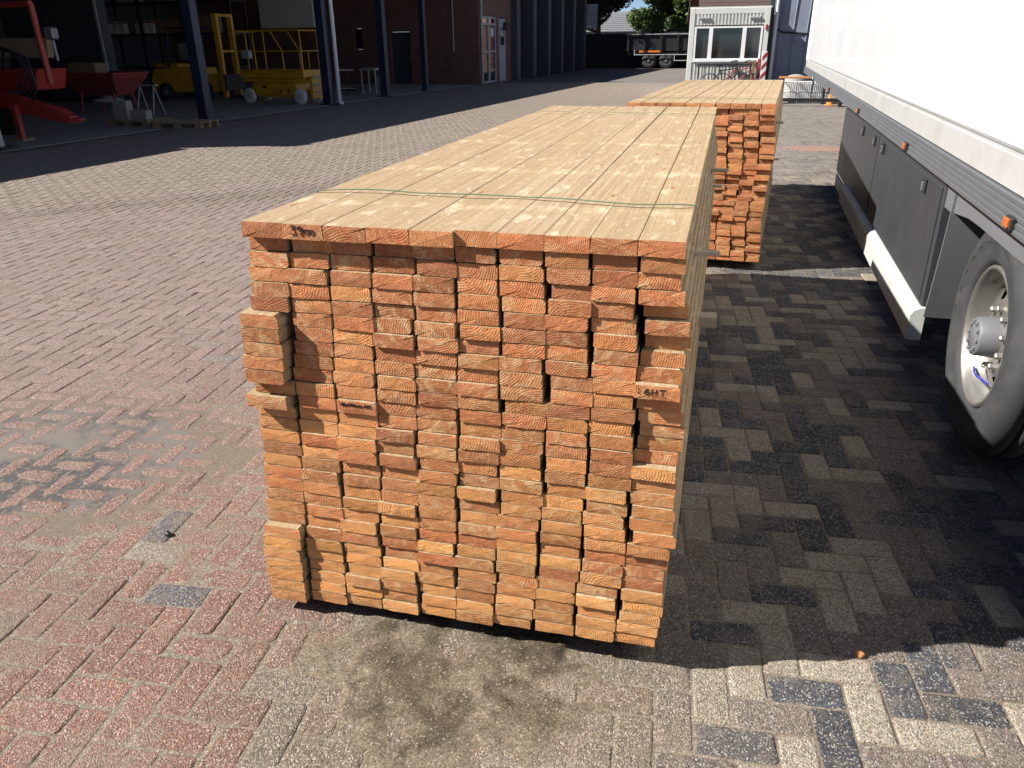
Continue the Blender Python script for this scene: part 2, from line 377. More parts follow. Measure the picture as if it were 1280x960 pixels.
# ------------------------------------------------------------------ mesh helpers
class MB:
    def __init__(s):
        s.v = []; s.f = []; s.mi = []; s.sm = []
    def _add(s, vs_, fs, mi=0, smooth=False):
        o = len(s.v)
        s.v += [tuple(p) for p in vs_]
        for f in fs:
            s.f.append(tuple(i + o for i in f)); s.mi.append(mi); s.sm.append(smooth)
        return s
    def box(s, c, d, rz=0.0, mi=0, rot=None, ch=0.0):
        hx, hy, hz = d[0] / 2, d[1] / 2, d[2] / 2
        m = rot if rot is not None else Matrix.Rotation(rz, 3, 'Z')
        c = Vector(c)
        if ch <= 0:
            pts = [(-hx, -hy, -hz), (hx, -hy, -hz), (hx, hy, -hz), (-hx, hy, -hz), (-hx, -hy, hz), (hx, -hy, hz), (hx, hy, hz), (-hx, hy, hz)]
            fs = [(0, 3, 2, 1), (4, 5, 6, 7), (0, 1, 5, 4), (1, 2, 6, 5), (2, 3, 7, 6), (3, 0, 4, 7)]
            return s._add([m @ Vector(p) + c for p in pts], fs, mi)
        b = min(ch, hx * .9, hy * .9, hz * .9)
        pts = []; idx = {}
        for sx in (-1, 1):
            for sy in (-1, 1):
                for sz in (-1, 1):
                    for ax in range(3):
                        p = [sx * hx, sy * hy, sz * hz]
                        for a2 in range(3):
                            if a2 != ax:
                                p[a2] -= (sx, sy, sz)[a2] * b
                        idx[(sx, sy, sz, ax)] = len(pts); pts.append(p)
        fs = []
        for ax in range(3):
            o1, o2 = [a for a in range(3) if a != ax]
            for sg in (-1, 1):
                q = []
                for s1, s2 in ((-1, -1), (1, -1), (1, 1), (-1, 1)):
                    t = [0, 0, 0]; t[ax] = sg; t[o1] = s1; t[o2] = s2
                    q.append(idx[(*t, ax)])
                flip = (sg > 0) == (ax == 1)
                fs.append(tuple(reversed(q)) if flip else tuple(q))
        for ax in range(3):
            o1, o2 = [a for a in range(3) if a != ax]
            for s1 in (-1, 1):
                for s2 in (-1, 1):
                    t0 = [0, 0, 0]; t0[o1] = s1; t0[o2] = s2
                    t0[ax] = -1; A, B = idx[(*t0, o1)], idx[(*t0, o2)]
                    t0[ax] = 1; C, D = idx[(*t0, o2)], idx[(*t0, o1)]
                    fs.append((A, B, C, D))
        for sx in (-1, 1):
            for sy in (-1, 1):
                for sz in (-1, 1):
                    fs.append(tuple(idx[(sx, sy, sz, a)] for a in range(3)))
        # outward orientation
        out = []
        for f in fs:
            P = [Vector(pts[i]) for i in f]
            nrm = (P[1] - P[0]).cross(P[2] - P[0])
            cen = sum(P, Vector()) / len(P)
            out.append(f if nrm.dot(cen) > 0 else tuple(reversed(f)))
        return s._add([m @ Vector(p) + c for p in pts], out, mi)
    def tube(s, pts, r, n=8, mi=0, caps=True, smooth=True):
        pts = [Vector(p) for p in pts]
        rs = r if isinstance(r, (list, tuple)) else [r] * len(pts)
        rings = []
        prev = None
        for i, p in enumerate(pts):
            d = (pts[min(i + 1, len(pts) - 1)] - pts[max(i - 1, 0)]).normalized()
            if prev is None:
                up = Vector((0, 0, 1)) if abs(d.z) < 0.95 else Vector((1, 0, 0))
                a = d.cross(up).normalized()
            else:
                a = (prev - d * prev.dot(d)).normalized()
            prev = a
            b = d.cross(a)
            rings.append([p + a * (rs[i] * math.cos(2 * math.pi * j / n)) + b * (rs[i] * math.sin(2 * math.pi * j / n)) for j in range(n)])
        o = []
        fs = []
        for rg in rings:
            o += rg
        for i in range(len(rings) - 1):
            for j in range(n):
                k2 = (j + 1) % n
                fs.append((i * n + j, i * n + k2, (i + 1) * n + k2, (i + 1) * n + j))
        s._add(o, fs, mi, smooth)
        if caps:
            s._add(rings[0], [tuple(reversed(range(n)))], mi)
            s._add(rings[-1], [tuple(range(n))], mi)
        return s
    def lathe(s, prof, n=32, axis='x', c=(0, 0, 0), mi=0, smooth=True):
        """prof: list of (offset along axis, radius)"""
        o = []; fs = []
        for (h, r) in prof:
            for j in range(n):
                a = 2 * math.pi * j / n
                u, v = r * math.cos(a), r * math.sin(a)
                p = (h, u, v) if axis == 'x' else ((u, h, v) if axis == 'y' else (u, v, h))
                o.append((p[0] + c[0], p[1] + c[1], p[2] + c[2]))
        for i in range(len(prof) - 1):
            for j in range(n):
                k2 = (j + 1) % n
                fs.append((i * n + j, i * n + k2, (i + 1) * n + k2, (i + 1) * n + j))
        return s._add(o, fs, mi, smooth)
    def prism(s, poly, lo, hi, axis='y', mi=0):
        """poly: 2-D outline in the two other axes, extruded along axis"""
        n = len(poly)
        def P(a, b, h):
            return (h, a, b) if axis == 'x' else ((a, h, b) if axis == 'y' else (a, b, h))
        v = [P(a, b, lo) for a, b in poly] + [P(a, b, hi) for a, b in poly]
        fs = [tuple(range(n)), tuple(reversed(range(n, 2 * n)))] + [(i, i + n, (i + 1) % n + n, (i + 1) % n) for i in range(n)]
        return s._add(v, fs, mi)
    def quad(s, a, b, c, d, mi=0):
        return s._add([a, b, c, d], [(0, 1, 2, 3)], mi)
    def mesh(s, name, mats, fix=True):
        me = bpy.data.meshes.new(name)
        me.from_pydata(s.v, [], s.f)
        for m in (mats if isinstance(mats, (list, tuple)) else [mats]):
            me.materials.append(m)
        me.polygons.foreach_set('material_index', s.mi)
        me.polygons.foreach_set('use_smooth', s.sm)
        me.update()
        return me
    def build(s, name, mats, parent=None, loc=None, rz=0.0):
        o = bpy.data.objects.new(name, s.mesh(name, mats))
        col.objects.link(o)
        if parent:
            o.parent = parent
        if loc:
            o.location = loc
        if rz:
            o.rotation_euler.z = rz
        return o

def tag(o, label, cat, group=None):
    o['label'] = label; o['category'] = cat
    if group:
        o['group'] = group
    return o
def thing(name, label, cat, loc=(0, 0, 0), rz=0.0, group=None):
    o = bpy.data.objects.new(name, None)
    o.empty_display_size = 0.2
    col.objects.link(o)
    o.location = loc; o.rotation_euler.z = rz
    return tag(o, label, cat, group)
def struct(o, kind='structure'):
    o['kind'] = kind
    return o
def copy_child(src, parent, loc=None, rz=None):
    c = src.copy()
    col.objects.link(c)
    c.parent = parent
    if loc is not None:
        c.location = loc
    if rz is not None:
        c.rotation_euler.z = rz
    return c
def text_mesh(txt, size, mat, name='lettering', parent=None, shear=0.0, ext=0.0006):
    cu = bpy.data.curves.new('tmp', 'FONT')
    cu.body = txt; cu.size = size; cu.shear = shear; cu.extrude = ext; cu.resolution_u = 2
    t = bpy.data.objects.new('tmp', cu)
    col.objects.link(t)
    bpy.context.view_layer.update()
    me = bpy.data.meshes.new_from_object(t)
    bpy.data.objects.remove(t)
    me.materials.clear(); me.materials.append(mat)
    me.name = name
    o = bpy.data.objects.new(name, me)
    col.objects.link(o)
    if parent:
        o.parent = parent
    return o

# ------------------------------------------------------------------ the yard: ground sheet and pavers
JOINT = -0.0048
gm = MB()
def grid_sheet(m, x0, x1, y0, y1, z):
    m.quad((x0, y0, z), (x1, y0, z), (x1, y1, z), (x0, y1, z))
grid_sheet(gm, -500, 500, -400, 900, JOINT)
yard = struct(gm.build('paved_yard', YARD))

PW = 0.105
LAT = R(5.0)
cl, sl = math.cos(LAT), math.sin(LAT)
def lat(x, y):
    return x * cl - y * sl, x * sl + y * cl
PUD = (-2.75, 2.45)
def puddle_depth(x, y):
    """0..1 hollow where silt collects"""
    n = noise.fractal(Vector((x * 1.3 + 5.1, y * 1.3, 0.3)), 0.9, 2.0, 4)
    a = ((x - PUD[0] - 0.12 * (y - 2.4)) / 0.80) ** 2 + ((y - PUD[1]) / 0.62) ** 2
    return max(0.0, min(1.0, 1.25 - a + n * 0.45))
def sand_amount(x, y):
    """0..1 drift of sand in front of the timber"""
    n = noise.fractal(Vector((x * 2.1 + 1.7, y * 2.1 + 9.2, 0.1)), 0.9, 2.0, 4)
    a = ((x + 0.60) / 0.66) ** 2 + ((y - 1.60) / 0.36) ** 2
    return max(0.0, min(1.0, 1.15 - a + n * 0.6))

def paver_colour(x, y, r1, r2):
    nz = noise.noise(Vector((x * 0.5, y * 0.5, 3.0)))
    red = 1 / (1 + math.exp((x + 0.75 + 0.25 * nz) / 0.16))          # red stones on the left of the timber
    red *= 1 / (1 + math.exp((y - 9.5 - 1.5 * nz) / 1.2))
    v = 0.9 + 0.2 * r2
    if r1 < red:
        if r2 > 0.965:
            c = (0.10, 0.09, 0.10)
        else:
            c = (0.222, 0.122, 0.098)
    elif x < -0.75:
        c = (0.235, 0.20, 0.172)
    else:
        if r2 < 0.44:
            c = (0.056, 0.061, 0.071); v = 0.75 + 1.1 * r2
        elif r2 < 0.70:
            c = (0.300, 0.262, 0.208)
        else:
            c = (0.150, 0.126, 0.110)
    fy = max(0, min(1, (y - 8.5 - 1.2 * nz) / 4.5))
    c = tuple(a * (1 - 0.8 * fy) + b * 0.8 * fy for a, b in zip(c, (0.205, 0.190, 0.176)))
    # sun-bleached, dusty belt further out on the left
    t = max(0, min(1, (math.hypot(x + 0.5, y) - 2.1) / 3.0)) if x < -0.8 else 0
    g = (0.262, 0.208, 0.190)
    c = tuple(a * (1 - 0.78 * t) + b * 0.78 * t for a, b in zip(c, g))
    if -1.9 < x < 0.5 and y < 2.3:                     # sand trodden over the stones round the drift
        a2 = ((x + 0.52) / 0.72) ** 2 + ((y - 1.50) / 0.52) ** 2
        k2 = (0.88 if x < -0.15 else max(0.25, 0.88 - (x + 0.15) * 1.6)) * max(0, min(1, 1.6 - a2 + 0.5 * nz))
        c = tuple(a * (1 - k2) + b * k2 for a, b in zip(c, (0.165, 0.134, 0.098)))
    if x < -3:
        n2 = noise.noise(Vector((x * 0.9, y * 0.9, 8.0))) * 0.5
        u = y - (6.72 + (x + 7.35) * 0.93) + n2             # damp mossy strip along the gutter line
        st_ = math.exp(-(u / 0.42) ** 2) * 0.55
        c = tuple(a * (1 - st_) + b * st_ for a, b in zip(c, (0.115, 0.105, 0.07)))
        if u > 0.5:
            tn = min(1, (u - 0.5) / 0.8) * 0.7
            c = tuple(a * (1 - tn) + b * tn for a, b in zip(c, (0.250, 0.212, 0.168)))
    return tuple(a * v for a in c)

def paver_outline(hx, hy, inset, rs, n_jit):
    """eight-cornered outline, clockwise cut corners, worn by rs"""
    cc = min(hx, hy) * (0.10 + 0.25 * rs)
    a, b = hx - inset, hy - inset
    pts = [(-a + cc, -b), (a - cc, -b), (a, -b + cc), (a, b - cc), (a - cc, b), (-a + cc, b), (-a, b - cc), (-a, -b + cc)]
    return [(px + random.uniform(-n_jit, n_jit), py + random.uniform(-n_jit, n_jit)) for px, py in pts]

def paver_mesh(variant, worn):
    m = MB()
    hx, hy = PW - 0.0014, PW / 2 - 0.0014
    o0 = paver_outline(hx, hy, 0.0, 0.1, 0.0008)
    o1 = paver_outline(hx, hy, 0.0032 if not worn else 0.009, 0.25 if not worn else 1.0, 0.0014 if not worn else 0.005)
    o2 = paver_outline(hx, hy, 0.010 if not worn else 0.024, 0.4 if not worn else 1.5, 0.0025 if not worn else 0.008)
    z1, z2 = (-0.0022, 0.0) if not worn else (-0.0045, 0.0005)
    v = [(x, y, -0.03) for x, y in o0] + [(x, y, -0.0075) for x, y in o0] + [(x, y, z1) for x, y in o1] + [(x, y, z2) for x, y in o2]
    f = []
    for k in range(3):
        for j in range(8):
            f.append((k * 8 + j, k * 8 + (j + 1) % 8, k * 8 + 8 + (j + 1) % 8, k * 8 + 8 + j))
    f.append(tuple(range(24, 32)))
    m._add(v, f, 0, False)
    return m

PV = [paver_mesh(i, False) for i in range(10)]
PVW = [paver_mesh(i, True) for i in range(8)]
pme = [m.mesh('paver', PAVE_O) for m in PV]
pmw = [m.mesh('paver', PAVE_O) for m in PVW]
PVA = [np.array(m.v) for m in PV]
PVWA = [np.array(m.v) for m in PVW]
PF8 = PV[0].f
FAR_V = np.array([(-PW + .003, -PW / 2 + .003, -0.008), (PW - .003, -PW / 2 + .003, -0.008), (PW - .003, PW / 2 - .003, -0.008), (-PW + .003, PW / 2 - .003, -0.008),
                  (-PW + .012, -PW / 2 + .010, 0), (PW - .012, -PW / 2 + .010, 0), (PW - .012, PW / 2 - .010, 0), (-PW + .012, PW / 2 - .010, 0)])
FAR_F = [(0, 1, 5, 4), (1, 2, 6, 5), (2, 3, 7, 6), (3, 0, 4, 7), (4, 5, 6, 7)]

def pix(x, y, z=0.0):
    d = (x, y, z - CAM_H)
    c = [sum(RW[i][j] * d[i] for i in range(3)) for j in range(3)]
    if c[2] < 0.2:
        return None
    return 640 + 958 * c[0] / c[2], 480 + 958 * c[1] / c[2], c[2]

def under_pack(x, y):
    return -1.22 < x < -0.10 and 1.95 < y < 5.6
cells = []
NC = 360
for j in range(0, NC):
    for i in range(-150, 60):
        d = (i - j) % 4
        if d == 0:
            lx, ly, rot = (i + 1) * PW, (j + 0.5) * PW, 0
        elif d == 3:
            lx, ly, rot = (i + 0.5) * PW, (j + 1) * PW, 1
        else:
            continue
        x, y = lat(lx, ly)
        if y > 36 or x > 6 or x < -11.6 + 0.078 * (y - 17):
            continue
        q = pix(x, y)
        if q is None or not (-60 < q[0] < 1340 and -60 < q[1] < 1060):
            continue
        cells.append((x, y, rot, q))
def shows(x, y):
    # what the photo shows of a paver: not the ones under the timber or hidden behind it
    if under_pack(x, y):
        return False
    q = pix(x, y)
    if not (-20 < q[0] < 1300 and q[1] < 985):
        return False
    for t in np.linspace(0.02, 0.98, 60):           # ray to the camera blocked by the pack?
        px, py, pz = x * (1 - t), y * (1 - t), CAM_H * t
        if -1.25 < px < -0.05 and 1.74 < py < 5.64 and 0.06 < pz < 1.27:
            return False
    return sand_amount(x, y) < 0.45
near = [c for c in cells if c[3][2] < 4.2]
near = [c for c in near if shows(c[0], c[1])]
near.sort(key=lambda c: c[3][2])
single = set((c[0], c[1]) for c in near[:300])
SV, SF, SC = [], [], []
base = 0
for (x, y, rot, q) in cells:
    r1, r2 = random.random(), random.random()
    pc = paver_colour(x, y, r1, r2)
    dz = random.uniform(-0.0022, 0.0012)
    tx, ty = random.gauss(0, 0.006), random.gauss(0, 0.006)
    az = LAT + rot * math.pi / 2 + random.gauss(0, 0.012)
    pd = puddle_depth(x, y)
    worn = pd > 0.12 or (x < -0.9 and random.random() < 0.12)
    if pd > 0.05:
        dz -= 0.0006 * pd + random.random() * 0.0034
    if (x, y) in single:
        o = bpy.data.objects.new('paver', random.choice(pmw if worn else pme))
        col.objects.link(o)
        o.parent = yard
        o.location = (x, y, dz)
        o.rotation_euler = (tx, ty, az)
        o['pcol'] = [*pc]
        continue
    if q[2] < 8.5:
        A, F = random.choice(PVWA if worn else PVA), PF8
    else:
        A, F = FAR_V, FAR_F
    ca, sa = math.cos(az), math.sin(az)
    X = A[:, 0] * ca - A[:, 1] * sa
    Y = A[:, 0] * sa + A[:, 1] * ca
    Z = A[:, 2] + dz + X * ty - Y * tx
    SV.append(np.stack([X + x, Y + y, Z], 1))
    for f in F:
        SF.append(tuple(k + base for k in f))
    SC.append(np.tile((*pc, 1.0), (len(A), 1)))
    base += len(A)
me = bpy.data.meshes.new('pavers')
me.from_pydata(np.concatenate(SV).tolist(), [], SF)
me.materials.append(PAVE_S)
at_ = me.color_attributes.new('pcol', 'FLOAT_COLOR', 'POINT')
at_.data.foreach_set('color', np.concatenate(SC).ravel())
me.update()
po = bpy.data.objects.new('distant_pavers', me)
col.objects.link(po)
po.parent = yard
po['kind'] = 'stuff'

# drift of sand in front of the timber, silt and water in the hollow
def height_patch(name, x0, x1, y0, y1, step, fn, mat):
    nx, ny = int((x1 - x0) / step) + 1, int((y1 - y0) / step) + 1
    H = [[fn(x0 + i * step, y0 + j * step) for i in range(nx)] for j in range(ny)]
    v = [(x0 + i * step, y0 + j * step, H[j][i]) for j in range(ny) for i in range(nx)]
    f = []
    for j in range(ny - 1):
        for i in range(nx - 1):
            if max(H[j][i], H[j][i + 1], H[j + 1][i], H[j + 1][i + 1]) > -0.0065:
                f.append((j * nx + i, j * nx + i + 1, (j + 1) * nx + i + 1, (j + 1) * nx + i))
    m = MB()
    m._add(v, f, 0, True)
    return m.build(name, mat)
def sand_h(x, y):
    a = sand_amount(x, y)
    l = noise.fractal(Vector((x * 7, y * 7, 2.0)), 0.8, 2.0, 4)
    s = noise.noise(Vector((x * 60, y * 60, 1.0)))
    return -0.0085 + a * 0.017 + max(0, a) * l * 0.016 + s * 0.0008 + 0.0015 * noise.noise(Vector((x * 28, y * 28, 5.0)))
sd_ = struct(height_patch('loose_sand', -1.55, 0.15, 1.05, 2.05, 0.011, sand_h, SAND), 'stuff')
def silt_h(x, y):
    a = puddle_depth(x, y)
    s = noise.noise(Vector((x * 22, y * 22, 4.0)))
    return -0.0110 + 0.0064 * min(1, a * 1.4) + 0.0012 * s * (1 - a) + 0.0010 * noise.noise(Vector((x * 55, y * 55, 1.0))) + 0.0007 * noise.noise(Vector((x * 120, y * 120, 7.0)))
silt = struct(height_patch('wet_silt', -4.2, -1.5, 1.3, 3.9, 0.011, silt_h, WET), 'stuff')

def joint_h(x, y):
    n1 = noise.fractal(Vector((x * 2.2 + 3.0, y * 2.2, 6.0)), 0.9, 2.0, 3)
    n2 = noise.noise(Vector((x * 38, y * 38, 2.5)))
    n3 = noise.noise(Vector((x * 95, y * 95, 9.5)))
    k = 1.0 if x < -0.3 else max(-0.2, 1.0 - (x + 0.3) * 2.0)
    return -0.0046 + k * (0.0030 * max(-0.4, n1) + 0.0013) + 0.0011 * n2 + 0.0008 * n3 - 0.005 * min(1, 1.6 * puddle_depth(x, y))
GRIT = NT('joint_grit')
_P = GRIT.n('NewGeometry').outputs['Position']
_v = GRIT.n('SeparateColor', {'Color': GRIT.n('TexVoronoi', {'Vector': _P, 'Scale': 250.0}).outputs['Color']})
_c = GRIT.mix(_v.outputs[0], (0.105, 0.086, 0.066), (0.255, 0.212, 0.168))
_c = GRIT.mix(GRIT.math('MULTIPLY', GRIT.sstep(_v.outputs[1], 0.90, 0.95), 0.5), _c, (0.50, 0.45, 0.38))
GRIT.set(color=_c, rough=0.92, spec=0.2)
GRIT.bump(_v.outputs[0], 0.7, 0.0025)
joint_sand = struct(height_patch('joint_sand', -3.3, 0.95, 1.0, 3.3, 0.012, joint_h, GRIT.m), 'stuff')

# ------------------------------------------------------------------ timber packs
def board_mesh(i, w_=0.107, t_=0.0385, L=3.9, crisp=False):
    m = MB()
    a, b = w_ / 2 - random.uniform(0, 0.0015), t_ / 2 - random.uniform(0, 0.0006)
    n = []
    wane = random.choice([0, 0, 0, 0, 0, 1, 2])
    for ci, (sx, sz) in enumerate(((-1, -1), (1, -1), (1, 1), (-1, 1))):
        c = random.uniform(0.0010, 0.0028)
        if wane == 1 and ci == 2: c = random.uniform(0.005, 0.009)
        if wane == 2 and ci in (0, 1): c = random.uniform(0.004, 0.008)
        if crisp: c = random.uniform(0.0003, 0.0007)
        p1, p2 = (sx * (a - c), sz * b), (sx * a, sz * (b - c))
        n += [p1, p2] if ci in (1, 3) else [p2, p1]
    # order round the outline
    n = [n[1], n[2], n[3], n[4], n[5], n[6], n[7], n[0]]
    # a midpoint in the long sides lets the sawn edge run unevenly
    out = []
    for k in range(8):
        p, q = n[k], n[(k + 1) % 8]
        out.append(p)
        if abs(p[0] - q[0]) > 0.05:
            for t in (0.33, 0.67):
                out.append((p[0] + (q[0] - p[0]) * t, p[1] + (q[1] - p[1]) * t + random.uniform(-0.0007, 0.0007)))
    N = len(out)
    v = [(x, random.uniform(0, 0.0022), z) for x, z in out] + [(x, L, z) for x, z in out]
    fs = [(k, (k + 1) % N, N + (k + 1) % N, N + k) for k in range(N)]
    cx = (0.0, random.uniform(-0.0010, 0.0005), 0.0)
    m._add(v + [cx], [(k, 2 * N, (k + 1) % N) for k in range(N)], 0)
    m._add(v, fs, 1)
    m._add(v, [tuple(range(N, 2 * N))], 0)
    # orientation check: front must face -y
    me2 = m.mesh('board', [END, FACE])
    import bmesh
    bm = bmesh.new(); bm.from_mesh(me2)
    bmesh.ops.remove_doubles(bm, verts=bm.verts, dist=1e-6)
    bmesh.ops.recalc_face_normals(bm, faces=bm.faces)
    bm.to_mesh(me2); bm.free()
    return me2

BM1 = [board_mesh(i, L=3.86) for i in range(14)]
BMT = [board_mesh(i, L=3.86, crisp=True) for i in range(6)]
BM2 = [board_mesh(i, L=3.7) for i in range(12)]

pack = thing('timber_pack', 'large strapped pack of sawn boards with orange brown ends facing the viewer', 'timber pack', (0, 0, 0), 0, 'packs of sawn boards')
XT = [-1.17, -1.057, -0.943, -0.827, -0.713, -0.601, -0.495, -0.382, -0.273, -0.164, -0.057]
XM = [-1.232, -1.101, -0.978, -0.856, -0.738, -0.62, -0.501, -0.379, -0.263, -0.146, -0.026]
XB = [-1.274, -1.144, -1.018, -0.894, -0.772, -0.655, -0.533, -0.412, -0.29, -0.171, -0.051]
ROWS = 30
def xcol(c, t):
    """centre of column c at depth t (0 top, 1 bottom): three-point curve"""
    a, b, d = ((XT[c] + XT[c + 1]) / 2, (XM[c] + XM[c + 1]) / 2, (XB[c] + XB[c + 1]) / 2)
    return a * (1 - t) * (1 - 2 * t) + b * 4 * t * (1 - t) + d * t * (2 * t - 1)
OUT = {}
for r_ in range(6, 11): OUT[(0, r_)] = (-0.034, -0.016)
OUT[(0, 11)] = (-0.010, 0.004); OUT[(0, 12)] = (-0.030, -0.010)
for r_ in range(13, 23): OUT[(0, r_)] = (0.004, 0.0)
for r_ in range(23, 30): OUT[(0, r_)] = (-0.020, -0.006)
for r_, d_ in {0: -.006, 1: -.005, 2: 0, 3: 0, 4: .034, 5: .014, 6: .030, 7: .012, 8: .004, 9: -.016, 10: .012, 11: .016, 12: .02, 13: .022, 14: .02, 15: -.004, 20: -.01, 21: -.01}.items():
    OUT[(9, r_)] = (d_, random.uniform(-.004, .006))
for c_ in range(10):
    OUT[(c_, 0)] = (-0.021 if c_ < 5 else -0.010, 0)
for c_ in range(1, 4): OUT[(c_, 1)] = (0.012, 0.003)
OUT[(2, 12)] = (-0.009, 0); OUT[(2, 11)] = (0.0, 0); OUT[(2, 2)] = (0.010, 0); OUT[(3, 2)] = (0.008, 0)
named = {}
for c in range(10):
    bot = 0.045 + 0.005 * c
    for r in range(ROWS):
        t = (r + 0.5) / ROWS
        z = 1.2695 - (1.2695 - bot) * t
        dy, dx = OUT.get((c, r), (max(-0.008, min(0.012, random.gauss(0, 0.0030))), 0))
        o = bpy.data.objects.new('board', BM1[(c * 7 + r * 5 + random.randrange(14)) % 14] if r else BMT[c % 6])
        col.objects.link(o)
        o.parent = pack
        jit = random.gauss(0, 0.0030) if r > 0 else 0
        grp = 0.005 * math.sin(r * 0.9 + c * 1.7) if r > 1 else 0
        o.location = (xcol(c, t) + dx + jit + grp * 0.8, 1.738 + dy, z + random.gauss(0, 0.0004) + (random.uniform(-0.0015, 0.0012) if r == 0 else 0))
        o.rotation_euler = (0, random.gauss(0, 0.006) * (r > 0), -random.gauss(0, 0.0007))
        ll = XT[c + 1] - XT[c]; lm = XM[c + 1] - XM[c]; lb = XB[c + 1] - XB[c]
        pit = ll * (1 - t) * (1 - 2 * t) + lm * 4 * t * (1 - t) + lb * t * (2 * t - 1)
        o.scale = (pit * (0.997 if r == 0 else random.uniform(0.935, 0.978)) / 0.107, 1, (1.2695 - bot) / ROWS * (0.975 if r == 0 else random.uniform(0.935, 0.972)) / 0.0385)
        o['tint'] = max(-0.15, min(1.0, (r / 30.0) * 1.0 + random.gauss(-0.10, 0.22)))
        o['pale'] = max(0.0, min(1.0, random.gauss(0.42, 0.33)))
        if 22 <= r <= 24 and random.random() < 0.35:
            o['tint'] = -0.25
        named[(c, r)] = o
# handwriting on three board ends
def stroke_text(strokes, size, parent, width=0.0011):
    m = MB()
    strokes = [[(px * 1.2, py) for px, py in st] for st in strokes]
    for st in strokes:
        for (x0, y0), (x1, y1) in zip(st[:-1], st[1:]):
            a, b = Vector((x0 * size, 0, y0 * size)), Vector((x1 * size, 0, y1 * size))
            d = (b - a)
            if d.length < 1e-6:
                continue
            d.normalize()
            nn = Vector((-d.z, 0, d.x)) * width
            e = d * width * 0.6
            pts = [a - nn - e, b - nn + e, b + nn + e, a + nn - e]
            m._add([(p.x, -0.0004, p.z) for p in pts] + [(p.x, 0.003, p.z) for p in pts],
                   [(0, 1, 2, 3), (7, 6, 5, 4), (0, 4, 5, 1), (1, 5, 6, 2), (2, 6, 7, 3), (3, 7, 4, 0)])
    return m.build('handwriting', INK, parent)
def arc(cx, cy, rx, ry, a0, a1, n=9):
    return [(cx + rx * math.cos(R(a0 + (a1 - a0) * i / (n - 1))), cy + ry * math.sin(R(a0 + (a1 - a0) * i / (n - 1)))) for i in range(n)]
S3900 = [[(-0.05, 1.0), (0.45, 1.0), (0.15, 0.58)] + arc(0.16, 0.27, 0.32, 0.31, 80, -140),
         arc(0.95, 0.7, 0.24, 0.25, 20, 340) + [(1.2, 0.8), (1.2, 0.3), (0.95, -0.05)],
         arc(1.65, 0.38, 0.26, 0.3, 60, 420), [(1.75, 0.65), (1.95, 0.6)], arc(2.2, 0.32, 0.26, 0.28, 100, 460)]
h1 = stroke_text(S3900, 0.0205, named[(1, 0)], 0.00045)
h1.location = (-0.028, -0.0016, -0.006)
S6HT = [[(0.45, 1.0), (0.15, 0.7), (0.0, 0.3)] + arc(0.3, 0.25, 0.3, 0.27, 180, 520), [(0.95, 0.95), (0.9, 0.0)], [(1.5, 1.0), (1.45, 0.0)], [(0.8, 0.35), (1.7, 0.5)],
        [(1.85, 0.9), (2.6, 0.95)], [(2.25, 0.92), (2.2, 0.0)], [(-0.75, 0.85), (-0.6, 0.6)], [(-0.75, 0.3), (-0.65, 0.05)]]
h2 = stroke_text(S6HT, 0.0155, named[(9, 9)], 0.0008)
h2.location = (-0.030, -0.0016, -0.004)
h3 = text_mesh('40x110mm CC', 0.0135, INK, 'handwriting', named[(2, 12)], 0.25, 0.002)
h3.rotation_euler = (R(90), 0, 0)
h3.location = (-0.045, -0.0005, 0.003)

def strap(parent, x0, x1, y, ztop, zbot, sag=0.004, slack=True):
    m = MB()
    pts = [(x0 - 0.004, y, zbot), (x0 - 0.004, y, ztop - 0.01), (x0, y + 0.002, ztop + 0.001)]
    for k in range(1, 24):
        t = k / 24
        pts.append((x0 + (x1 - x0) * t, y + 0.022 * math.sin(t * 5.3) + 0.012 * math.sin(t * 13), ztop + 0.0035 + 0.003 * abs(math.sin(t * 11))))
    pts += [(x1, y - 0.002, ztop + 0.001), (x1 + 0.006, y, ztop - 0.012), (x1 + 0.012, y + 0.01, (ztop + zbot) / 2), (x1 + 0.004, y, zbot)]
    P = [Vector(p) for p in pts]
    v = []
    for i, p in enumerate(P):
        v += [p + Vector((0, -0.0042, 0)), p + Vector((0, 0.0042, 0.0006)), p + Vector((0, 0.0042, 0.0018)), p + Vector((0, -0.0042, 0.0016))]
    f = []
    for i in range(len(P) - 1):
        for j in range(4):
            f.append((i * 4 + j, i * 4 + (j + 1) % 4, i * 4 + 4 + (j + 1) % 4, i * 4 + 4 + j))
    m._add(v, f)
    return m.build('strap', STRAP, parent)
strap(pack, -1.172, -0.052, 2.13, 1.272, 0.07)
strap(pack, -1.172, -0.052, 4.95, 1.272, 0.07)
def lath(parent, x, y, z, L=0.10, w_=0.03, t_=0.014, rz=0.0, name='lath_end', mat=None):
    m = MB()
    m.box((0, 0, 0), (L, w_, t_), ch=0.002)
    o = m.build(name, mat or STICK, parent, (x, y, z), rz)
    return o
lath(pack, -0.020, 2.25, 1.115, 0.09, 0.022, 0.014, R(8))
lath(pack, -0.005, 4.05, 1.085, 0.10, 0.030, 0.016, R(-12))
lath(pack, -0.010, 3.05, 0.640, 0.11, 0.070, 0.045, R(3))
lath(pack, -0.012, 4.7, 0.90, 0.07, 0.03, 0.016, R(10))
for y_ in (2.10, 3.55, 5.0):
    mb = MB(); mb.box((0, 0, 0), (1.16, 0.09, 0.058), ch=0.003)
    mb.build('bearer', OLDW, pack, (-0.66, y_, 0.0245))

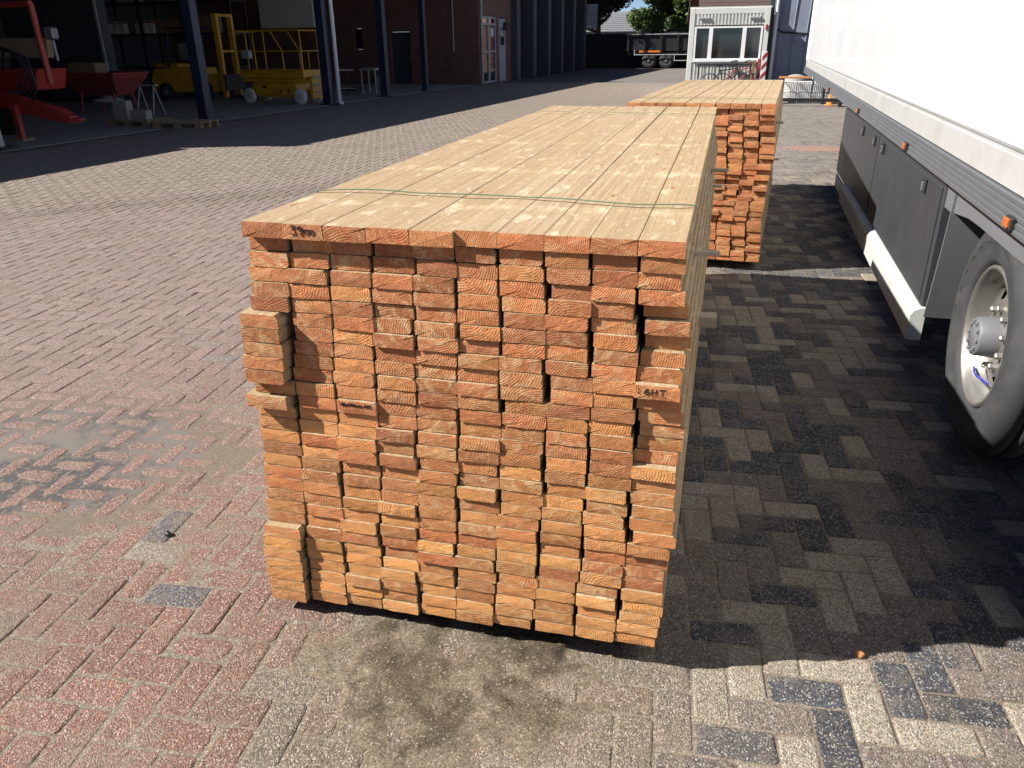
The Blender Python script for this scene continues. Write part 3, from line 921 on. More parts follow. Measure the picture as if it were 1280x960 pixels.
A2 = R(4.0)
pack2 = thing('timber_pack', 'further timber pack with crooked end rows, behind the large pack', 'timber pack', (0.345, 6.16, 0), -A2, 'packs of sawn boards')
for c in range(10):
    wander = [0.012 * math.sin(r * 0.33 + c * 0.55) for r in range(30)]
    for r in range(30):
        t = (r + 0.5) / 30
        o = bpy.data.objects.new('board', BM2[random.randrange(12)])
        col.objects.link(o)
        o.parent = pack2
        swell = 0.05 * math.sin(math.pi * min(1, t * 1.25)) * (c / 9.0) - 0.02 * t
        dyy = -0.012 if r == 0 else random.gauss(0, 0.009)
        o.location = (-1.075 + (c + 0.5) * 0.1087 + swell * 0.3 + wander[r] * (r > 0) + random.gauss(0, 0.004) * (r > 0), dyy + 0.004 * c, 1.25 - (1.25 - 0.075) * t)
        o.rotation_euler = (0, random.gauss(0, 0.012) * (r > 0), 0)
        o['tint'] = max(-0.35, min(0.5, random.gauss(0.08, 0.2)))
        o['pale'] = max(0.0, min(0.8, random.gauss(0.25, 0.22)))
strap(pack2, -1.08, 0.016, 0.42, 1.253, 0.07)
strap(pack2, -1.08, 0.016, 3.1, 1.253, 0.07)
lath(pack2, 0.03, 0.5, 1.08, 0.09, 0.03, 0.016, R(-14))
lath(pack2, 0.03, 1.1, 0.72, 0.08, 0.03, 0.016, R(6))
lath(pack2, 0.03, 0.9, 0.45, 0.08, 0.03, 0.016, R(6))
for y_ in (0.35, 1.85, 3.3):
    mb = MB(); mb.box((0, 0, 0), (1.10, 0.09, 0.074), ch=0.003)
    mb.build('bearer', OLDW, pack2, (-0.53, y_, 0.0325))

# ------------------------------------------------------------------ the white trailer on the right
tr = thing('box_trailer', 'white box trailer with grey side lockers parked beside the timber', 'trailer', (1.12, 3.4, 0), -R(1.8))
TY0, TY1 = -3.2, 15.6
m = MB(); m.box((1.275, (TY0 + TY1) / 2, 2.62), (2.55, TY1 - TY0, 2.72), ch=0.02)
body = m.build('box_body', WHITE, tr)
for yy in (11.0, 6.2, 1.4):
    mm = MB(); mm.box((-0.001, yy, 2.63), (0.004, 0.006, 2.66)); mm.build('panel_seam', WHITE, body)
mm = MB(); mm.box((0.004, TY1 - 0.03, 2.62), (0.05, 0.055, 2.74), ch=0.008); mm.build('corner_trim', PVC, body)
m = MB()
m.prism([(0.0, 1.255), (-0.012, 1.25), (-0.012, 1.13), (0.0, 1.125), (0.2, 1.125), (0.2, 1.255)], TY0, TY1)
m.build('kick_sill', KICK, tr)
m = MB()
pr = []
for k in range(5):                       # grooved aluminium rail
    z1 = 1.122 - k * 0.0245
    pr += [(-0.021 - 0.003 * k, z1), (-0.028 - 0.003 * k, z1 - 0.004), (-0.028 - 0.003 * k, z1 - 0.019), (-0.021 - 0.003 * k, z1 - 0.0225)]
pr += [(0.15, 1.0), (0.15, 1.122)]
m.prism(pr, TY0, TY1)
m.build('side_rail', ALU, tr)
m = MB(); m.box((1.28, (TY0 + TY1) / 2, 1.16), (2.2, TY1 - TY0 - 0.2, 0.19)); m.build('floor', BLACK, tr)
for xx in (0.75, 1.8):
    mm = MB(); mm.box((xx, (TY0 + TY1) / 2 - 2, 0.88), (0.14, TY1 - TY0 - 5, 0.36)); mm.build('chassis_beam', CHAS, tr)
# lockers
for (y0, y1, zb, x_) in ((1.14, 3.575, 0.30, 0.0), (3.59, 4.69, 0.30, 0.0), (4.71, 6.5, 0.24, 0.012)):
    m = MB(); m.box((x_ + 0.30, (y0 + y1) / 2, (zb + 0.985) / 2), (0.6, y1 - y0, 0.985 - zb), ch=0.012)
    lk = m.build('side_locker', LOCK, tr)
    mm = MB(); mm.box((x_ - 0.004, (y0 + y1) / 2, (zb + 0.985) / 2), (0.014, y1 - y0 - 0.05, 0.985 - zb - 0.06), ch=0.005)
    dr = mm.build('locker_door', LOCK, lk)
for yy in (1.55, 3.25, 3.75, 4.55):
    mm = MB(); mm.box((-0.018, yy, 0.90), (0.016, 0.075, 0.085), ch=0.006); mm.box((-0.028, yy, 0.895), (0.012, 0.03, 0.05), mi=1, ch=0.003)
    mm.build('latch', [BLACK, ALU], tr)
m = MB()
m.prism([(-0.045, 0.115), (0.03, 0.115), (0.03, 0.30), (0.0, 0.30), (-0.03, 0.285), (-0.045, 0.26)], 1.10, 5.35)
m.build('guard_bar', BARW, tr)
m = MB(); m.box((0.0, 5.85, 0.18), (0.02, 0.95, 0.13), ch=0.004); m.build('skirt_plate', BARW, tr)
# mud flap edge and wheel arch
m = MB()
arc_p = [(0.02 + 0.0 * a, 0.98 - 0.10 * math.sin(a * 1.2) ** 2 * 0, 0.99 - a * 0.235) for a in (0, 1, 2, 3)]
for k in range(8):
    z0 = 0.99 - k * 0.088
    y0, y1 = 0.90 + 0.10 * (k / 8) ** 1.5, 0.90 + 0.10 * ((k + 1) / 8) ** 1.5
    m._add([(0.0, y0, z0), (0.5, y0, z0), (0.5, y1, z0 - 0.088), (0.0, y1, z0 - 0.088), (0.0, y0 + 0.014, z0), (0.5, y0 + 0.014, z0), (0.5, y1 + 0.014, z0 - 0.088), (0.0, y1 + 0.014, z0 - 0.088)],
           [(0, 1, 2, 3), (7, 6, 5, 4), (0, 3, 7, 4), (1, 5, 6, 2)])
m.build('mudguard', CHAS, tr)
m = MB()
m.prism([(1.12, 0.995), (-3.2, 0.995), (-3.2, 0.905), (-0.35, 0.905), (0.42, 0.905), (0.62, 0.90), (1.0, 0.86), (1.12, 0.86)], 0.012, 0.06, axis='x')
m.build('side_panel', CHAS, tr)
# marker lamps
for yy, mt in ((12.0, PVC), (8.5, AMBER), (4.93, AMBER), (2.18, AMBER), (-0.16, AMBER)):
    mm = MB(); mm.box((-0.045, yy, 1.040), (0.02, 0.075, 0.050), mi=0, ch=0.004); mm.box((-0.058, yy, 1.042), (0.014, 0.055, 0.036), mi=1, ch=0.004)
    mm.build('marker_lamp', [BLACK, mt], tr)
def trailer_wheel(yc, xo, label=None):
    """xo: outer tyre plane, axis along local x"""
    Rr = 0.505
    e = thing.__globals__['bpy'].data.objects.new('wheel', None)
    col.objects.link(e); e.parent = tr; e.location = (xo, yc, Rr - 0.004)
    t = MB()
    t.lathe([(0.055, 0.300), (0.025, 0.315), (0.012, 0.335), (0.020, 0.365), (0.004, 0.40), (0.0, 0.43), (0.006, 0.455), (0.016, 0.476), (0.036, 0.495), (0.06, 0.503),
             (0.095, 0.505), (0.097, 0.494), (0.109, 0.494), (0.111, 0.505), (0.17, 0.505), (0.172, 0.494), (0.184, 0.494), (0.186, 0.505), (0.25, 0.505), (0.252, 0.494), (0.264, 0.494), (0.266, 0.505),
             (0.31, 0.503), (0.345, 0.49), (0.37, 0.44), (0.36, 0.36), (0.33, 0.30)], 72)
    # raised lettering ring on the sidewall
    for k in range(26):
        a = k * 2 * math.pi / 26
        if k % 13 < 7:
            t.box((0.0035, 0.415 * math.cos(a), 0.415 * math.sin(a)), (0.006, 0.030, 0.022), rot=Matrix.Rotation(a + math.pi / 2, 3, 'X'))
    t.build('tyre', RUBBER, e)
    r = MB()
    r.lathe([(0.05, 0.306), (0.030, 0.306), (0.024, 0.298), (0.026, 0.288), (0.040, 0.282), (0.060, 0.274), (0.075, 0.270), (0.083, 0.262), (0.105, 0.258), (0.114, 0.250), (0.118, 0.240)], 64)
    # disc with eight hand holes
    n = 64
    for j in range(n):
        a0, a1 = 2 * math.pi * j / n, 2 * math.pi * (j + 1) / n
        def pt(x, rad, a): return (x, rad * math.cos(a), rad * math.sin(a))
        hole = (j % 8) in (2, 3, 4)
        rings = [(0.118, 0.240), (0.106, 0.225), (0.085, 0.168), (0.078, 0.150), (0.075, 0.120), (0.075, 0.085)]
        for k in range(5):
            if hole and k == 1:
                continue
            (xa, ra), (xb, rb) = rings[k], rings[k + 1]
            r._add([pt(xa, ra, a0), pt(xa, ra, a1), pt(xb, rb, a1), pt(xb, rb, a0)], [(0, 1, 2, 3)], 0, True)
    r.build('rim', RIM, e)
    d = MB(); d.lathe([(0.175, 0.256), (0.175, 0.0)], 32); d.build('brake_drum', BLACK, e)
    h = MB()
    h.lathe([(0.08, 0.086), (0.0, 0.084), (-0.008, 0.078), (-0.010, 0.05), (-0.014, 0.045), (-0.014, 0.0)], 32)
    for k in range(10):
        a = 2 * math.pi * k / 10
        h.box((-0.013, 0.064 * math.cos(a), 0.064 * math.sin(a)), (0.012, 0.016, 0.016), ch=0.003)
    h.build('hub', CHAS, e)
    for k in range(10):
        a = 2 * math.pi * (k + 0.5) / 10
        b_ = MB(); b_.lathe([(0.080, 0.015), (0.055, 0.015), (0.050, 0.010), (0.050, 0.0)], 6, c=(0, 0.128 * math.cos(a), 0.128 * math.sin(a)), smooth=False)
        b_.build('wheel_nut', RIM, e)
    return e
W1 = trailer_wheel(0.10, 0.012)
hz = MB(); hz.tube([(0.070, 0.16, -0.20), (0.060, 0.11, -0.205), (0.055, 0.05, -0.20), (0.060, -0.02, -0.19), (0.068, -0.08, -0.185)], 0.005, 6); hz.build('air_hose', BLUE, W1)
trailer_wheel(-1.36, 0.012)
for yy in (0.10, -1.36):
    ax = MB(); ax.tube([(0.35, yy, 0.505), (2.2, yy, 0.505)], 0.07, 10); ax.build('axle', CHAS, tr)
m = MB(); m.box((1.35, 9.3, 0.40), (0.14, 0.14, 0.80)); m.box((1.35, 9.3, 0.01), (0.3, 0.3, 0.02)); m.build('landing_leg', CHAS, tr)

# ------------------------------------------------------------------ office cabin, far right
cb = thing('office_cabin', 'pale grey site cabin with three-part window behind the further timber pack', 'cabin', (-1.36, 28, 0), 0)
CW, CH_, CD = 2.46, 2.60, 6.0
m, m_up = MB(), MB()
nr = 40
for k in range(nr):                     # corrugated cladding on the front, with an opening for the window
    x0, x1 = 0.16 + (CW - 0.32) * k / nr, 0.16 + (CW - 0.32) * (k + 1) / nr
    yb = 0.0 if k % 2 else 0.028
    spans = [(0.12, 1.02), (2.10, CH_ - 0.12)] if 0.17 < (x0 + x1) / 2 < 2.29 else [(0.12, CH_ - 0.12)]
    for z0, z1 in spans:
        (m_up if z0 > 2 else m).box(((x0 + x1) / 2, 0.0 + yb, (z0 + z1) / 2), (x1 - x0 - 0.001, 0.06, z1 - z0))
m.build('corrugated_panel', CREAM, cb)
m_up.build('corrugated_panel', CREAM, cb)
m = MB()
m.box((0.02, CD / 2, 1.3), (0.06, CD - 0.2, 2.4)); m.box((CW - 0.02, CD / 2, 1.3), (0.06, CD - 0.2, 2.4)); m.box((CW / 2, CD - 0.05, 1.3), (CW - 0.2, 0.06, 2.4))
m.build('wall', CREAM, cb)
m = MB()
for x in (0.07, CW - 0.07):
    m.box((x, 0.04, CH_ / 2), (0.16, 0.16, CH_), ch=0.01)
m.box((CW / 2, 0.04, CH_ - 0.09), (CW - 0.16, 0.15, 0.18), ch=0.01); m.box((CW / 2, 0.04, 0.07), (CW - 0.16, 0.15, 0.14), ch=0.01)
m.build('frame', CREAM, cb)
m = MB(); m.box((CW / 2, CD / 2, CH_ + 0.01), (CW + 0.06, CD + 0.05, 0.05)); m.build('roof', CREAM, cb)
for (x0, x1) in ((0.17, 0.689), (0.69, 1.729), (1.73, 2.29)):
    m = MB(); zc, hh = 1.56, 1.0
    for a in ((x0 + 0.03, 0.06), (x1 - 0.03, 0.06)):
        m.box((a[0], -0.01, zc), (0.06, 0.08, hh), ch=0.003)
    for zz in (zc - hh / 2 + 0.025, zc + hh / 2 - 0.025):
        m.box(((x0 + x1) / 2, -0.01, zz), (x1 - x0 - 0.12, 0.078, 0.05), ch=0.003)
    wf = m.build('window', PVC, cb)
    g = MB(); g.box(((x0 + x1) / 2, 0.035, zc), (x1 - x0 - 0.09, 0.012, hh - 0.09)); g.build('pane', GLASS, wf)
m = MB(); m.box((1.235, -0.03, 1.03), (2.16, 0.14, 0.04), ch=0.004); m.build('window_sill', PVC, cb)
for xx in (0.45, 2.02):
    m = MB(); m.box((xx, -0.06, 2.31), (0.34, 0.06, 0.06), ch=0.01); m.build('lamp_housing', GREY, cb)
m = MB(); m.box((2.385, -0.065, 2.02), (0.06, 0.05, 0.16), ch=0.01); m.build('red_warning_box', RED, cb)
# rail, boards and striped post in front of the cabin
br_ = thing('bicycle_stand', 'black steel rail stand in front of the cabin window', 'bicycle stand', (-0.55, 27.2, 0))
m = MB()
for z in (0.12, 0.95):
    m.tube([(-0.40, 0, z), (1.20, 0, z)], 0.025, 6)
m.build('rail', BLACK, br_)
for x in (-0.4, 1.2):
    mm = MB(); mm.tube([(x, 0, 0), (x, 0, 0.95)], 0.025, 6); mm.build('leg', BLACK, br_)
for k in range(9):
    mm = MB(); x = -0.22 + k * 0.16; mm.tube([(x, 0, 0.12), (x, 0, 0.95)], 0.011, 5); mm.build('bar', BLACK, br_)
def bicycle(loc, rz, label, cm):
    b = thing('bicycle', label, 'bicycle', loc, rz, 'bicycles by the cabin')
    for x in (-0.5, 0.5):
        w_ = MB()
        w_.tube([(x + 0.33 * math.cos(a * math.pi / 10), 0, 0.34 + 0.33 * math.sin(a * math.pi / 10)) for a in range(21)], 0.018, 5, caps=False)
        wh = w_.build('wheel', RUBBER, b)
        s_ = MB()
        for a in range(8):
            s_.tube([(x, 0, 0.34), (x + 0.32 * math.cos(a * math.pi / 4), 0, 0.34 + 0.32 * math.sin(a * math.pi / 4))], 0.004, 3)
        s_.build('spokes', ALU, wh)
    f = MB()
    for a, c in (((-0.5, 0.34), (-0.05, 0.32)), ((-0.05, 0.32), (-0.2, 0.85)), ((-0.05, 0.32), (0.36, 0.80)), ((-0.17, 0.75), (0.36, 0.83)), ((-0.5, 0.34), (-0.17, 0.75)), ((0.5, 0.34), (0.33, 1.0))):
        f.tube([(a[0], 0, a[1]), (c[0], 0, c[1])], 0.018, 6)
    f.build('frame', cm, b)
    s2 = MB(); s2.box((-0.22, 0, 0.90), (0.25, 0.14, 0.05), ch=0.02); s2.build('saddle', BLACK, b)
    h = MB(); h.tube([(0.20, -0.28, 1.02), (0.33, -0.12, 1.05), (0.33, 0.12, 1.05), (0.20, 0.28, 1.02)], 0.014, 6); h.build('handlebar', BLACK, b)
    return b
bicycle((-0.10, 27.55, 0), R(12), 'bicycle with a black frame leaning by the left part of the cabin stand', BLACK)
bicycle((0.30, 27.80, 0), R(-8), 'bicycle with a red frame right of the black one, by the cabin', RED)
for k, (x, h_, c_) in enumerate(((0.76, 1.06, CARD), (0.92, 1.10, DIRTYRED))):
    o = MB(); o.box((0, 0, h_ / 2), (0.11, 0.03, h_), ch=0.004)
    tag(o.build('upright_plank', c_, None, (x, 27.86, 0)), ['brown plank standing against the cabin front', 'dark red plank standing beside the brown one at the cabin'][k], 'plank', 'planks against the cabin')
sp_ = thing('striped_post', 'red and white striped barrier post at the cabin corner', 'barrier post', (1.06, 27.6, 0), R(6))
m = MB(); m.box((0, 0, 0.66), (0.15, 0.05, 1.32), ch=0.006); m.build('board', PVC, sp_)
for k in range(4):
    z = 0.2 + k * 0.28
    m = MB(); m._add([(-0.0765, -0.028, z), (0.0765, -0.028, z + 0.16), (0.0765, -0.028, z + 0.29), (-0.0765, -0.028, z + 0.13), (-0.0765, -0.024, z), (0.0765, -0.024, z + 0.16), (0.0765, -0.024, z + 0.29), (-0.0765, -0.024, z + 0.13)],
                      [(0, 1, 2, 3), (7, 6, 5, 4), (0, 4, 5, 1), (2, 6, 7, 3), (1, 5, 6, 2), (3, 7, 4, 0)])
    m.build('stripe', RED, sp_)
m = MB(); m.box((0, 0, 0.02), (0.45, 0.35, 0.04), ch=0.01); m.build('foot', BLACK, sp_)

# hall on the right behind the trailer
hl = thing('storage_hall', 'blue grey clad hall with white corner post behind the trailer', 'building', (1.20, 28.9, 0))
m = MB()
pts = []
m.box((3.6, 3.0, 2.6), (6.9, 6.0, 5.2))
m.build('wall', TARP, hl)
for k in range(6):
    mm = MB(); x = 0.30 + k * 0.42
    mm.tube([(x, -0.012, 5.0), (x + 0.03, -0.016, 3.0), (x - 0.02, -0.012, 1.6), (x, -0.012, 0.2)], 0.018, 5); mm.build('cladding_rib', TARP, hl)
mm = MB(); mm.tube([(0.15, -0.02, 1.98), (0.4, -0.02, 1.86), (0.8, -0.02, 1.84), (1.3, -0.02, 1.80), (2.2, -0.02, 1.83)], 0.03, 5); mm.build('loose_cable', BLACK, hl)
mm = MB(); mm.box((-0.03, -0.08, 2.6), (0.16, 0.14, 5.2), ch=0.01); mm.build('corner_post', DGREEN, hl)
mm = MB(); mm.tube([(0.13, -0.09, 5.2), (0.13, -0.09, 0.0)], 0.06, 12); mm.build('downpipe', PVC, hl)

# bench plank, crates, bar, cone
pb = thing('plank_trestle', 'orange tinted wooden plank on low legs beyond the trailer front', 'trestle', (2.05, 24.2, 0), R(-2))
m = MB(); m.box((0, 0, 0.69), (1.35, 0.22, 0.05), ch=0.004); m.build('plank', CHIP, pb)
for x in (-0.55, 0.55):
    m = MB(); m.box((x, 0, 0.335), (0.06, 0.18, 0.66)); m.build('leg', BLACK, pb)
for k, x in enumerate((1.72, 2.12, 2.55)):
    cr = thing('wire_crate', ['leftmost white wire crate under the orange plank', 'middle white wire crate under the orange plank', 'rightmost white wire crate under the orange plank'][k], 'crate', (x, 24.55, 0), 0, 'white wire crates')
    m = MB(); m.box((0, 0, 0.03), (0.34, 0.3, 0.03)); m.build('base', JERRY, cr)
    for z in (0.30, 0.56):
        m = MB()
        for a, b in (((-.17, -.15), (.17, -.15)), ((.17, -.15), (.17, .15)), ((.17, .15), (-.17, .15)), ((-.17, .15), (-.17, -.15))):
            m.tube([(*a, z), (*b, z)], 0.012, 5)
        m.build('rim', JERRY, cr)
    for q in range(8):
        x_ = -0.17 + 0.34 * q / 7
        for y_ in (-0.15, 0.15):
            m = MB(); m.tube([(x_, y_, 0.03), (x_, y_, 0.56)], 0.009, 4); m.build('wire', JERRY, cr)
m = MB(); m.box((0, 0, 0.16), (1.75, 0.09, 0.09), ch=0.006); m.box((-0.8, 0, 0.06), (0.08, 0.4, 0.11)); m.box((0.8, 0, 0.06), (0.08, 0.4, 0.11))
tag(m.build('steel_bar', BLACK, None, (2.15, 23.3, 0), R(-2)), 'black steel bar on feet lying in front of the white crates', 'bar')
m = MB(); m.lathe([(0.0, 0.0), (0.0, 0.10), (0.02, 0.10), (0.02, 0.075), (0.30, 0.018), (0.30, 0.0)], 16, 'z'); m.box((0, 0, 0.008), (0.22, 0.22, 0.016))
tag(m.build('traffic_cone', ORNG, None, (2.72, 23.65, 0)), 'small orange traffic cone beside the black bar', 'traffic cone')

# ------------------------------------------------------------------ open shed and brick building along the left
AB = R(4.5)
OB = Vector((-12.1, 17.0, 0))
xb, yb_ = Vector((math.cos(AB), -math.sin(AB), 0)), Vector((math.sin(AB), math.cos(AB), 0))
def LB(X, Y, Z=0.0):
    d = Vector((X, Y, 0)) - OB
    return (d.dot(xb), d.dot(yb_), Z)
shed = thing('open_shed', 'open-fronted machine shed with navy steel posts on the left of the yard', 'shed', OB, -AB)
m = MB(); m.prism([(0.45, 4.22), (0.45, 4.0), (-16, 5.2), (-16, 5.42)], -5.8, 17.3); m.build('roof', GREY, shed)
m = MB(); m.box((0.36, 5.75, 3.98), (0.1, 23.0, 0.28)); m.build('fascia', NAVY, shed)
m = MB(); m.box((-16, 6.1, 2.7), (0.2, 23.8, 5.4)); m.box((-7.9, -5.75, 2.4), (15.8, 0.16, 4.6)); m.build('back_wall', DGREY, shed)
for yy in (0.0, 5.55, 9.2, 12.45):
    m = MB()
    if yy < 10:
        m.box((0, yy - 0.11, 2.0), (0.24, 0.02, 4.0)); m.box((0, yy + 0.11, 2.0), (0.24, 0.02, 4.0)); m.box((0, yy, 2.0), (0.02, 0.20, 4.0))
        m.box((0.128, yy, 2.0), (0.012, 0.24, 4.0)); m.box((0, yy, 0.012), (0.46, 0.46, 0.024))
    else:
        m.box((0, yy, 2.0), (0.2, 0.2, 4.0), ch=0.01); m.box((0, yy, 0.012), (0.36, 0.36, 0.024))
    m.build('post', NAVY, shed)
m = MB(); m.tube([(0.24, 5.78, 4.0), (0.24, 5.78, 2.6)], 0.055, 10); m.tube([(0.24, 5.78, 2.6), (0.24, 5.78, 0.05), (0.34, 5.76, 0.02)], 0.06, 10); m.build('downpipe', PVC, shed)
for yy in (-5.4, 0.0, 5.55, 9.2, 12.45):
    m = MB(); m.box((-8, yy, 4.35), (16, 0.12, 0.26), rot=Matrix.Rotation(R(4.2), 3, 'Y')); m.build('rafter', NAVY, shed)
m = MB(); m.box((-7.6, 5.75, -0.002), (15.6, 23.0, 0.012)); o = m.build('shed_floor', CONC, None, OB, -AB); struct(o)
# low lean-to further towards the viewer (its roof shades the yard)
m = MB(); m.box((-3.2, -11.0, 2.88), (7.0, 10.3, 0.12), rot=Matrix.Rotation(R(3), 3, 'Y')); m.build('lean_to_roof', GREY, shed)
m = MB(); m.box((-6.6, -11.0, 1.2), (0.12, 10.2, 2.4)); m.build('lean_to_wall', DGREY, shed)
for yy in (-15.6, -10.9, -6.4):
    m = MB(); m.box((-0.3, yy, 1.33), (0.14, 0.14, 2.66)); m.build('lean_to_post', NAVY, shed)

bb = thing('brick_building', 'long red brick building with dark piers beyond the open shed', 'building', OB, -AB)
def wall_with_holes(m, x0, x1, z0, z1, holes, y, th):
    """wall along x at y with rectangular holes (hx0,hx1,hz0,hz1) sorted by x"""
    cx = x0
    for (a, b, c, d) in holes:
        if a > cx: m.box(((cx + a) / 2, y, (z0 + z1) / 2), (a - cx, th, z1 - z0))
        if c > z0: m.box(((a + b) / 2, y, (z0 + c) / 2), (b - a, th, c - z0))
        if d < z1: m.box(((a + b) / 2, y, (d + z1) / 2), (b - a, th, z1 - d))
        cx = b
    if cx < x1: m.box(((cx + x1) / 2, y, (z0 + z1) / 2), (x1 - cx, th, z1 - z0))
m = MB()
dx = -3.85      # door centre in building frame
wall_with_holes(m, -15.88, 0.28, 0, 5.3, [(-5.75, -5.35, 1.44, 2.30), (-3.95, -3.0, 0, 2.14)], 17.6, 0.3)
# yard-side brick with glazed doors
yo0, yo1, yd0, yd1 = 17.05, 19.2, 19.55, 20.5
for (a, b, c, d) in ((17.76, 17.80, 0, 4.1), (17.8, 21.6, 2.72, 4.1), (19.62, 19.95, 0, 2.72), (20.95, 21.6, 0, 2.72)):
    m.box((0.15, (a + b) / 2, (c + d) / 2), (0.26, b - a, d - c))
m.build('brick_wall', BRICK, bb)
m = MB(); m.box((-3.475, 17.62, 1.07), (0.93, 0.08, 2.12)); dr = m.build('door', DGREY, bb)
mm = MB(); mm.box((-3.12, 17.55, 1.05), (0.1, 0.06, 0.03)); mm.build('handle', ALU, dr)
m = MB(); m.box((-5.55, 17.6, 1.87), (0.38, 0.08, 0.84)); wn_ = m.build('window', DGREY, bb)
mm = MB(); mm.box((-5.55, 17.54, 1.87), (0.28, 0.03, 0.74)); mm.build('pane', GLASS, wn_)
for (y0, y1) in ((17.82, 18.70), (18.72, 19.60)):      # tall glazed leaves
    m = MB()
    for yy in (y0 + 0.04, y1 - 0.04):
        m.box((0.22, yy, 1.35), (0.08, 0.08, 2.70), ch=0.006)
    for zz in (0.05, 1.30, 2.40, 2.66):
        m.box((0.22, (y0 + y1) / 2, zz), (0.07, y1 - y0 - 0.16, 0.08), ch=0.004)
    gl = m.build('glazed_door', GREY, bb)
    for (za, zb) in ((0.09, 1.26), (1.34, 2.36)):
        mm = MB(); mm.box((0.21, (y0 + y1) / 2, (za + zb) / 2), (0.014, y1 - y0 - 0.15, zb - za)); mm.build('pane', GLASS, gl)
m = MB(); m.box((0.20, 20.45, 1.33), (0.08, 0.98, 2.66), ch=0.006); d2 = m.build('door', GREY, bb)
mm = MB(); mm.box((0.255, 20.45, 1.9), (0.02, 0.5, 0.7)); mm.build('pane', GLASS, d2)
mm = MB(); mm.box((0.34, 20.78, 2.35), (0.12, 0.4, 0.30), ch=0.02); mm.build('wall_lamp', BLACK, bb)
mm = MB(); mm.tube([(0.34, 17.62, 4.0), (0.34, 17.62, 0.03)], 0.05, 8); mm.build('downpipe', GREY, bb)
mm = MB(); mm.tube([(-0.9, 17.42, 3.9), (-0.9, 17.42, 1.3)], 0.03, 6); mm.build('cable_duct', GREY, bb)
m = MB(); m.box((-0.25, 28.3, 2.0), (0.3, 13.4, 4.0)); m.build('rear_wall', DGREY, bb)
for k in range(6):
    yy = 21.85 + k * 2.55
    m = MB(); m.box((0.22, yy, 1.98), (0.75, 0.5, 3.96), ch=0.01); m.build('pier', DGREY, bb)
    if k < 5:
        mm = MB(); mm.box((-0.05, yy + 1.28, 1.7), (0.1, 2.0, 3.4)); dd = mm.build('hall_door', NAVY, bb)
        for q in range(4):
            m2 = MB(); m2.box((0.008, yy + 1.28, 0.45 + q * 0.85), (0.02, 1.96, 0.80), ch=0.006); m2.build('door_panel', NAVY, dd)
m = MB(); m.prism([(0.75, 4.02), (0.75, 4.16), (-8, 7.2), (-8, 7.0)], 17.4, 35.2); m.build('roof', ROOFT, bb)
m = MB(); m.tube([(0.82, 17.4, 4.03), (0.82, 35.2, 4.03)], 0.07, 8); m.build('gutter', GREY, bb)
m = MB()
for k in range(9):
    m.box((0.85, 35.0, 2.42 + k * 0.155), (0.75, 0.05, 0.14), rot=Matrix.Rotation(R(-14), 3, 'X'))
m.build('louvre', SIDING, bb)
m = MB(); m.box((-3.8, 35.05, 2.0), (7.6, 0.2, 4.0)); m.build('gable_wall', BRICK, bb)

# pale cabinet hung on the brick end wall
cabi = thing('wall_cabinet', 'pale grey cabinet with open side fixed high on the shed end wall', 'cabinet', LB(-19.7, 33.9, 2.4) and (OB + xb * LB(-19.7, 33.9)[0] + yb_ * 17.43), -AB)
m = MB(); m.box((0, -0.20, 3.15), (2.9, 0.40, 1.55), ch=0.02); m.build('case', PVC, cabi)
for x, wd in ((-0.48, 1.75), (0.92, 0.98)):
    mm = MB(); mm.box((x, -0.415, 3.15), (wd, 0.03, 1.45), ch=0.006); mm.build('door', PVC, cabi)

# ------------------------------------------------------------------ machines in the shed
sl_ = thing('scissor_lift', 'yellow scissor lift platform with pale wheels parked in the shed front', 'scissor lift', (-13.55, 23.1, 0), R(-12))
m = MB(); m.box((0.05, 0, 0.43), (1.75, 0.72, 0.36), ch=0.02); m.box((0.05, 0, 0.22), (1.5, 0.6, 0.07)); m.build('chassis', YELL, sl_)
m = MB(); m.box((0.0, 0, 0.645), (2.55, 0.70, 0.05), ch=0.01); m.box((0.0, -0.05, 0.70), (2.4, 0.6, 0.06)); m.build('scissor_arms', YELL, sl_)
m = MB(); m.box((0.0, 0, 0.86), (2.60, 0.80, 0.24), ch=0.015); dk = m.build('platform', YELL, sl_)
t1 = text_mesh('HAULOTTE', 0.10, INK, 'lettering', dk); t1.rotation_euler = (R(90), 0, 0); t1.location = (-1.2, -0.402, 0.90)
t2 = text_mesh('COMPACT 8', 0.10, INK, 'lettering', dk); t2.rotation_euler = (R(90), 0, 0); t2.location = (0.45, -0.402, 0.90)
for x in (-1.0, 1.05):
    for y in (-0.36, 0.36):
        e = MB(); e.lathe([(-0.06, 0.0), (-0.06, 0.14), (-0.06, 0.215), (-0.045, 0.225), (0.045, 0.225), (0.06, 0.215), (0.06, 0.0)], 24, 'y', (x, y, 0.225))
        we = e.build('wheel', JERRY, sl_)
        h = MB(); h.lathe([(-0.072, 0.0), (-0.072, 0.05), (-0.06, 0.07)], 12, 'y', (x, y, 0.225)); h.build('hub', GREY, we)
m = MB()
for y in (-0.38, 0.38):
    m.tube([(-1.28, y, 0.98), (-1.30, y, 1.95), (-1.22, y, 2.08), (1.2, y, 2.08), (1.28, y, 2.05), (1.28, y, 0.98)], 0.024, 6)
    m.tube([(-1.3, y, 1.50), (1.28, y, 1.50)], 0.018, 6)
for x in (-1.29, 1.28):
    for z in (2.06, 1.5):
        m.tube([(x, -0.38, z), (x, 0.38, z)], 0.02, 6)
m.build('guard_rail', YELL, sl_)
for (x, y) in ((-0.85, -0.38), (0.55, -0.38), (-0.85, 0.38), (0.55, 0.38), (0.9, 0.38)):
    mm = MB(); mm.tube([(x, y, 0.98), (x, y, 1.5 if x > 0 else 2.08)], 0.018, 6); mm.build('rail_post', YELL, sl_)
